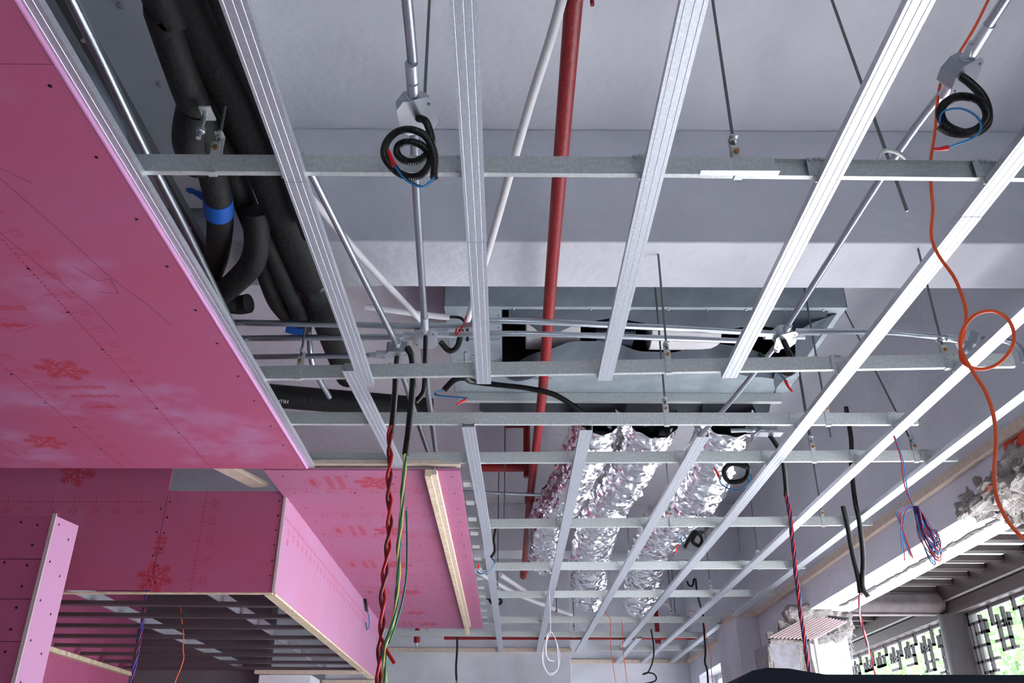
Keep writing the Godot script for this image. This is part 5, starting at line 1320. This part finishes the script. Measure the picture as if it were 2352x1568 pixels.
	for b in [[Vector3(1.735, 1.3, -6.08), Vector3(0.04, 2.36, 0.07)], [Vector3(1.97, 2.1, -6.13), Vector3(0.10, 0.9, 0.12)], [Vector3(1.97, 1.2, -6.13), Vector3(0.09, 0.9, 0.12)], [Vector3(1.86, 2.485, -6.09), Vector3(0.24, 0.03, 0.08)], [Vector3(2.20, 2.60, -6.12), Vector3(0.26, 0.16, 0.16)], [Vector3(2.02, 2.665, -6.06), Vector3(0.30, 0.10, 0.14)], [Vector3(1.765, 2.525, -6.10), Vector3(0.05, 0.05, 0.06)], [Vector3(1.86, 2.585, -6.10), Vector3(0.06, 0.06, 0.06)], [Vector3(2.08, 2.55, -6.13), Vector3(0.16, 0.12, 0.10)]]:
		st = begin()
		lump(st, b[0], b[1], n, 0.45, 20)
		obj("concrete_chunk", st, M.broken_concrete, t)
	var d0 := Vector3(0.30, 0.145, 0.03)
	for k in 12:
		var a0 := Vector3(1.745 + 0.021 * k, 2.506 - 0.0035 * k, -6.045 + 0.006 * k)
		st = begin()
		var tilt := Basis(d0.normalized(), d0.cross(Vector3.BACK).normalized(), d0.normalized().cross(d0.cross(Vector3.BACK).normalized()))
		box(st, a0 + d0 * 0.5, Vector3(d0.length() * (1.0 - 0.02 * k), 0.011, 0.010), tilt, 0.001)
		obj("tile_rib", st, M.tile_back, t)
	st = begin()
	quad(st, Vector3(1.745, 2.512, -6.05), Vector3(2.045, 2.657, -6.02), Vector3(2.27, 2.622, -5.96), Vector3(1.975, 2.474, -5.985), Vector3(0.3, -0.9, 0.3).normalized())
	span(st, Vector3(1.95, 2.56, -6.10), Vector3(2.0, 2.60, -6.05))
	obj("tile_bed", st, M.mortar, t)
	obj("plastic_tube", rod_of(Vector3(2.03, 2.54, -6.0), Vector3(2.035, 1.9, -6.0), 0.015, 10), M.white_plastic, t)
	st = begin()
	for k in 150:
		var a := Vector3(rng.randf_range(2.05, 2.30), rng.randf_range(2.50, 2.57), rng.randf_range(-6.09, -6.03))
		if k % 3 == 0: a = Vector3(rng.randf_range(2.20, 2.29), rng.randf_range(2.38, 2.55), rng.randf_range(-6.08, -6.03))
		if k % 5 == 0: a = Vector3(rng.randf_range(2.12, 2.17), rng.randf_range(2.15, 2.5), rng.randf_range(-6.05, -6.01))
		var d := Vector3(rng.randfn(0.25, 0.8), rng.randfn(-0.55, 0.6), rng.randfn(0.1, 0.3)).normalized()
		var len := rng.randf_range(0.02, 0.075)
		tube(st, PackedVector3Array([a, a + d * len * 0.5 + Vector3(0, -0.006, 0.004), a + d * len]), rng.randf_range(0.0009, 0.0018), 4, false)
	tube(st, curve([Vector3(2.20, 2.50, -6.04), Vector3(2.205, 2.38, -6.03), Vector3(2.225, 2.27, -6.03)], 5), 0.0015, 4)
	tube(st, curve([Vector3(2.275, 2.42, -6.04), Vector3(2.265, 2.28, -6.03), Vector3(2.245, 2.14, -6.02)], 5), 0.0015, 4)
	obj("torn_fibres", st, M.fibre, t).set_meta("kind", "stuff")
	# far window
	t = obj("window_1", span_of(Vector3(2.20, 0.4, -9.75), Vector3(2.25, 0.45, -7.95), 0.004), M.white_plastic)
	tag(t, "", "", "", "structure")
	for b in [[Vector3(2.20, 0.45, -7.99), Vector3(2.25, 2.68, -7.95)], [Vector3(2.20, 0.45, -9.75), Vector3(2.25, 2.68, -9.71)], [Vector3(2.20, 2.63, -9.71), Vector3(2.25, 2.68, -7.99)], [Vector3(2.20, 0.45, -8.87), Vector3(2.25, 2.63, -8.82)]]:
		obj("window_frame", span_of(b[0], b[1], 0.003), M.white_plastic, t)
	for z in [-8.405, -9.29]:
		var g := obj("pane", span_of(Vector3(2.222, 0.45, z - 0.42), Vector3(2.226, 2.63, z + 0.42)), glass(), t)

func glass() -> StandardMaterial3D:
	if not M.has("glass"):
		var m := mat("glass", Color(0.9, 0.95, 0.96, 0.08), 0.0)
		m.transparency = BaseMaterial3D.TRANSPARENCY_ALPHA
	return M.glass

# ---------------------------------------------------------------- outside: the timber gallery and the trees
func build_outside() -> void:
	structure("ground", span_of(Vector3(-12, -0.5, -30), Vector3(30, -0.3, 16)), M.paving)
	structure("pavement", span_of(Vector3(2.32, -0.3, -14), Vector3(4.6, -0.02, 4)), M.paving)
	var roof := structure("roof", span_of(Vector3(2.32, 3.25, -14), Vector3(4.7, 3.32, 4)), M.brown_timber)
	var lining := begin()
	span(lining, Vector3(2.325, 3.16, -13.9), Vector3(2.93, 3.249, 3.9))
	span(lining, Vector3(2.93, 3.085, -13.9), Vector3(3.49, 3.249, 3.9))
	obj("whitewashed_lining", lining, M.whitewash, roof)
	for k in 46:
		var z := -3.2 - 0.27 * k + 0.012 * sin(k * 5.0)
		if z < -13.8: break
		var st := begin()
		var knee := 2.95 + 0.03 * sin(k * 2.2)
		span(st, Vector3(2.33, 3.115, z - 0.036), Vector3(knee, 3.165, z + 0.036), 0.003)
		span(st, Vector3(knee - 0.12, 3.045, z - 0.036), Vector3(3.498, 3.09, z + 0.036), 0.003)
		obj("rafter", st, M.brown_timber, roof)
	var t := thing("gallery_beam", "deep dark brown timber beam running along the gallery over the lattice", "timber beam", Vector3(3.62, 2.84, -6))
	obj("beam", span_of(Vector3(3.50, 2.95, -14), Vector3(3.74, 3.25, 4), 0.01), M.brown_timber, t)
	obj("lower_board", span_of(Vector3(3.53, 2.845, -14), Vector3(3.71, 2.949, 4), 0.006), M.brown_timber, t)
	for k in 4:
		var cz: float = [-3.85, -7.22, -10.6, -13.7][k]
		t = thing("gallery_column", ["round dark timber column nearest the opening", "round dark timber column between the two lattice panels", "round dark timber column farther along the gallery", "round dark timber column at the gallery's end"][k], "column", Vector3(3.62, 0, cz), "round columns of the gallery")
		var st := begin()
		tube(st, PackedVector3Array([Vector3(3.62, -0.02, cz), Vector3(3.62, 2.85, cz)]), PackedFloat32Array([0.155, 0.145]), 28)
		obj("shaft", st, M.lattice_timber, t)
		st = begin()
		tube(st, PackedVector3Array([Vector3(3.62, -0.02, cz), Vector3(3.62, 0.10, cz), Vector3(3.62, 0.2, cz)]), PackedFloat32Array([0.24, 0.23, 0.17]), 28)
		obj("stone_base", st, M.broken_concrete, t)
	t = thing("round_log", "pale weathered round log beam spanning from the wall to the gallery column", "log beam", Vector3(2.95, 2.87, -7.25))
	obj("log", rod_of(Vector3(2.32, 2.955, -7.25), Vector3(3.52, 2.955, -7.25), 0.085, 24), M.grey_log, t)
	obj("under_strip", span_of(Vector3(2.32, 2.862, -7.285), Vector3(3.47, 2.877, -7.215), 0.003), M.grey_log, t)
	# the hanging lattices: bars in steps, deeper beside the columns
	for bay in [[-7.39, -10.43, "hanging timber lattice of stepped square bars in the far gallery bay"], [-7.05, -4.02, "hanging timber lattice of stepped square bars in the near gallery bay"]]:
		t = thing("hanging_lattice", bay[2], "lattice", Vector3(3.62, 2.4, (bay[0] + bay[1]) / 2.0), "lattices under the gallery beam")
		var s: float = -1.0 if bay[1] < bay[0] else 1.0
		var length: float = absf(bay[1] - bay[0])
		var bars := []
		var depth := [0.46, 0.34, 0.22, 0.16, 0.16, 0.22, 0.16, 0.16, 0.22, 0.34, 0.46]
		bars.append([0.0, 0.012, length, 0.012])
		bars.append([0.012, 0.0, 0.012, 0.62])
		bars.append([length - 0.012, 0.0, length - 0.012, 0.62])
		var u := length / 18.0
		# rows of z-shaped steps
		for k in 18:
			var e := mini(k, 17 - k)
			var deep := 0.17 if e > 6 else (0.24 if e > 3 else (0.33 if e > 1 else 0.45))
			var a := k * u
			if k % 2 == 0:
				bars.append([a, 0.0, a, 0.09 + 0.05 * (k % 4 / 2)])
				bars.append([a, 0.09 + 0.05 * (k % 4 / 2), a + u * 1.4, 0.09 + 0.05 * (k % 4 / 2)])
				bars.append([a + u * 0.45, 0.09, a + u * 0.45, deep])
			else:
				bars.append([a, 0.05, a, 0.17])
				bars.append([a - u * 0.55, 0.17, a + u * 0.4, 0.17])
				bars.append([a + u * 0.4, 0.10, a + u * 0.4, 0.17])
			if k % 2 == 0: bars.append([a + u * 0.45, deep, a + u * 1.45, deep])
			if deep > 0.3 and k % 2 == 0:
				bars.append([a, 0.26, a + u * 1.2, 0.26])
				bars.append([a + u * 1.2, 0.17, a + u * 1.2, deep])
		for e2 in [0.0, length]:
			var q: float = 1.0 if e2 == 0.0 else -1.0
			bars.append([e2, 0.56, e2 + q * 0.16, 0.56])
			bars.append([e2 + q * 0.16, 0.45, e2 + q * 0.16, 0.56])
			bars.append([e2, 0.37, e2 + q * 0.3, 0.37])
		for b in bars:
			var p := Vector3(3.62, 2.845 - b[1], bay[0] + s * b[0])
			var q2 := Vector3(3.62, 2.845 - b[3], bay[0] + s * b[2])
			var h := Vector3(0.012, 0.010, 0.011)
			obj("lattice_bar", span_of(p.min(q2) - h, p.max(q2) + h), M.lattice_timber, t)
	t = thing("red_banner", "bright red banner board standing beyond the lattice", "banner", Vector3(5.4, 0, -12.6))
	obj("panel", span_of(Vector3(5.0, 1.5, -12.62), Vector3(5.75, 2.62, -12.58), 0.004), M.red_banner, t)
	for x in [5.05, 5.70]:
		obj("leg", span_of(Vector3(x - 0.02, -0.3, -12.67), Vector3(x + 0.02, 2.6, -12.62), 0.003), M.lattice_timber, t)
	# trees
	var rng := RandomNumberGenerator.new()
	rng.seed = 9
	for tr in [[Vector3(8.4, -0.3, -12.0), 5.4, 2.0, "leafy green tree with a pale slanting trunk beyond the near lattice"], [Vector3(8.6, -0.3, -18.6), 5.6, 2.3, "leafy green tree standing beyond the far lattice"],
			[Vector3(12.5, -0.3, -25.0), 6.4, 2.8, "leafy green tree behind the red banner"], [Vector3(15.5, -0.3, -16.5), 7.0, 2.8, "tall pale green tree farthest out in the garden"], [Vector3(12.5, -0.3, -8.0), 5.5, 2.0, "leafy green tree just past the near lattice's edge"]]:
		t = thing("tree", tr[3], "tree", tr[0], "trees beyond the gallery")
		var st := begin()
		var top: Vector3 = tr[0] + Vector3(-0.7, tr[1] * 0.62, 0.5)
		var pts := curve([tr[0], tr[0] + Vector3(0.1, tr[1] * 0.25, 0), tr[0] + Vector3(-0.35, tr[1] * 0.45, 0.25), top], 6)
		var rad := PackedFloat32Array()
		for i in pts.size(): rad.append(lerpf(0.14, 0.06, float(i) / pts.size()))
		tube(st, pts, rad, 10)
		for k in 7:
			var a := pts[8 + k]
			tube(st, curve([a, a + Vector3(rng.randf_range(-0.6, 0.6), 0.5, rng.randf_range(-0.6, 0.6)), a + Vector3(rng.randf_range(-1.4, 1.4), rng.randf_range(0.6, 1.6), rng.randf_range(-1.4, 1.4))], 4), 0.035, 6)
		obj("trunk", st, M.bark, t)
		st = begin()
		for c in 34:
			var cc: Vector3 = tr[0] + Vector3(0, tr[1] * 0.66, 0) + Vector3(rng.randfn(), rng.randfn() * 0.75, rng.randfn()).limit_length(1.6) * float(tr[2]) * 0.62
			for k in 110:
				var p: Vector3 = cc + Vector3(rng.randfn(), rng.randfn(), rng.randfn()) * 0.33
				var b := Basis.from_euler(Vector3(rng.randf() * TAU, rng.randf() * TAU, rng.randf() * TAU))
				var sz := rng.randf_range(0.06, 0.12)
				var tone := rng.randf_range(0.6, 1.25)
				st.set_color(Color(tone * rng.randf_range(0.85, 1.2), tone, tone * 0.8))
				var n := b.y
				var v := [p - b.x * sz, p + b.z * sz * 0.4 + n * sz * 0.12, p + b.x * sz, p - b.z * sz * 0.4 + n * sz * 0.12]
				tri(st, v[0], v[1], v[3], n, n, n)
				tri(st, v[1], v[2], v[3], n, n, n)
		var o := obj("foliage", st, M.leaf, t)
		o.set_meta("kind", "stuff")
	# the dark thing close to the camera
	t = thing("padded_case", "dark navy fabric case with a rounded corner, close to the camera under the lattice view", "case", Vector3(0.3, 0, -0.5))
	var prof := profile([0.42, 0.0, 0.42, 1.6482, 0.148, 1.6482, 0.140, 1.6494, 0.131, 1.6508, 0.121, 1.6511, 0.114, 1.6498, 0.109, 1.6455, 0.1065, 1.638, 0.106, 1.62, 0.106, 0.0])
	var st3 := begin()
	extrude(st3, prof, Vector3(0, 0, -0.43), Vector3(0, 0, -0.56))
	obj("shell", st3, M.navy_fabric, t)

# ---------------------------------------------------------------- everything
func _ready() -> void:
	var cam := Camera3D.new()
	cam.name = "camera"
	cam.position = Vector3(0, 1.6, 0)
	cam.rotation_degrees = Vector3(27.27, -0.25, 0.10)
	cam.fov = 42.81
	cam.near = 0.05
	cam.far = 200.0
	add_child(cam)
	cam.current = true
	var world := WorldEnvironment.new()
	world.name = "world"
	var env := Environment.new()
	var sky := Sky.new()
	var air := ProceduralSkyMaterial.new()
	air.sky_top_color = Color(0.80, 0.87, 0.97)
	air.sky_horizon_color = Color(0.94, 0.955, 0.98)
	air.ground_bottom_color = Color(0.62, 0.62, 0.60)
	air.ground_horizon_color = Color(0.93, 0.94, 0.94)
	air.sun_angle_max = 0.0
	sky.sky_material = air
	env.background_mode = Environment.BG_SKY
	env.sky = sky
	env.background_energy_multiplier = 12.0
	env.tonemap_mode = Environment.TONE_MAPPER_LINEAR
	env.tonemap_exposure = 0.92
	env.sdfgi_enabled = true
	env.ssao_enabled = true
	env.ssil_enabled = true
	world.environment = env
	var sun := DirectionalLight3D.new()
	sun.name = "sun"
	sun.rotation_degrees = Vector3(-44, 108, 0)
	sun.light_color = Color(1.0, 0.985, 0.97)
	sun.light_energy = 14.0
	sun.light_angular_distance = 0.6
	sun.shadow_enabled = true
	add_child(sun)
	add_child(world)
	make_materials()
	build_room()
	build_grid()
	build_boards()
	build_air()
	build_services()
	build_outside()
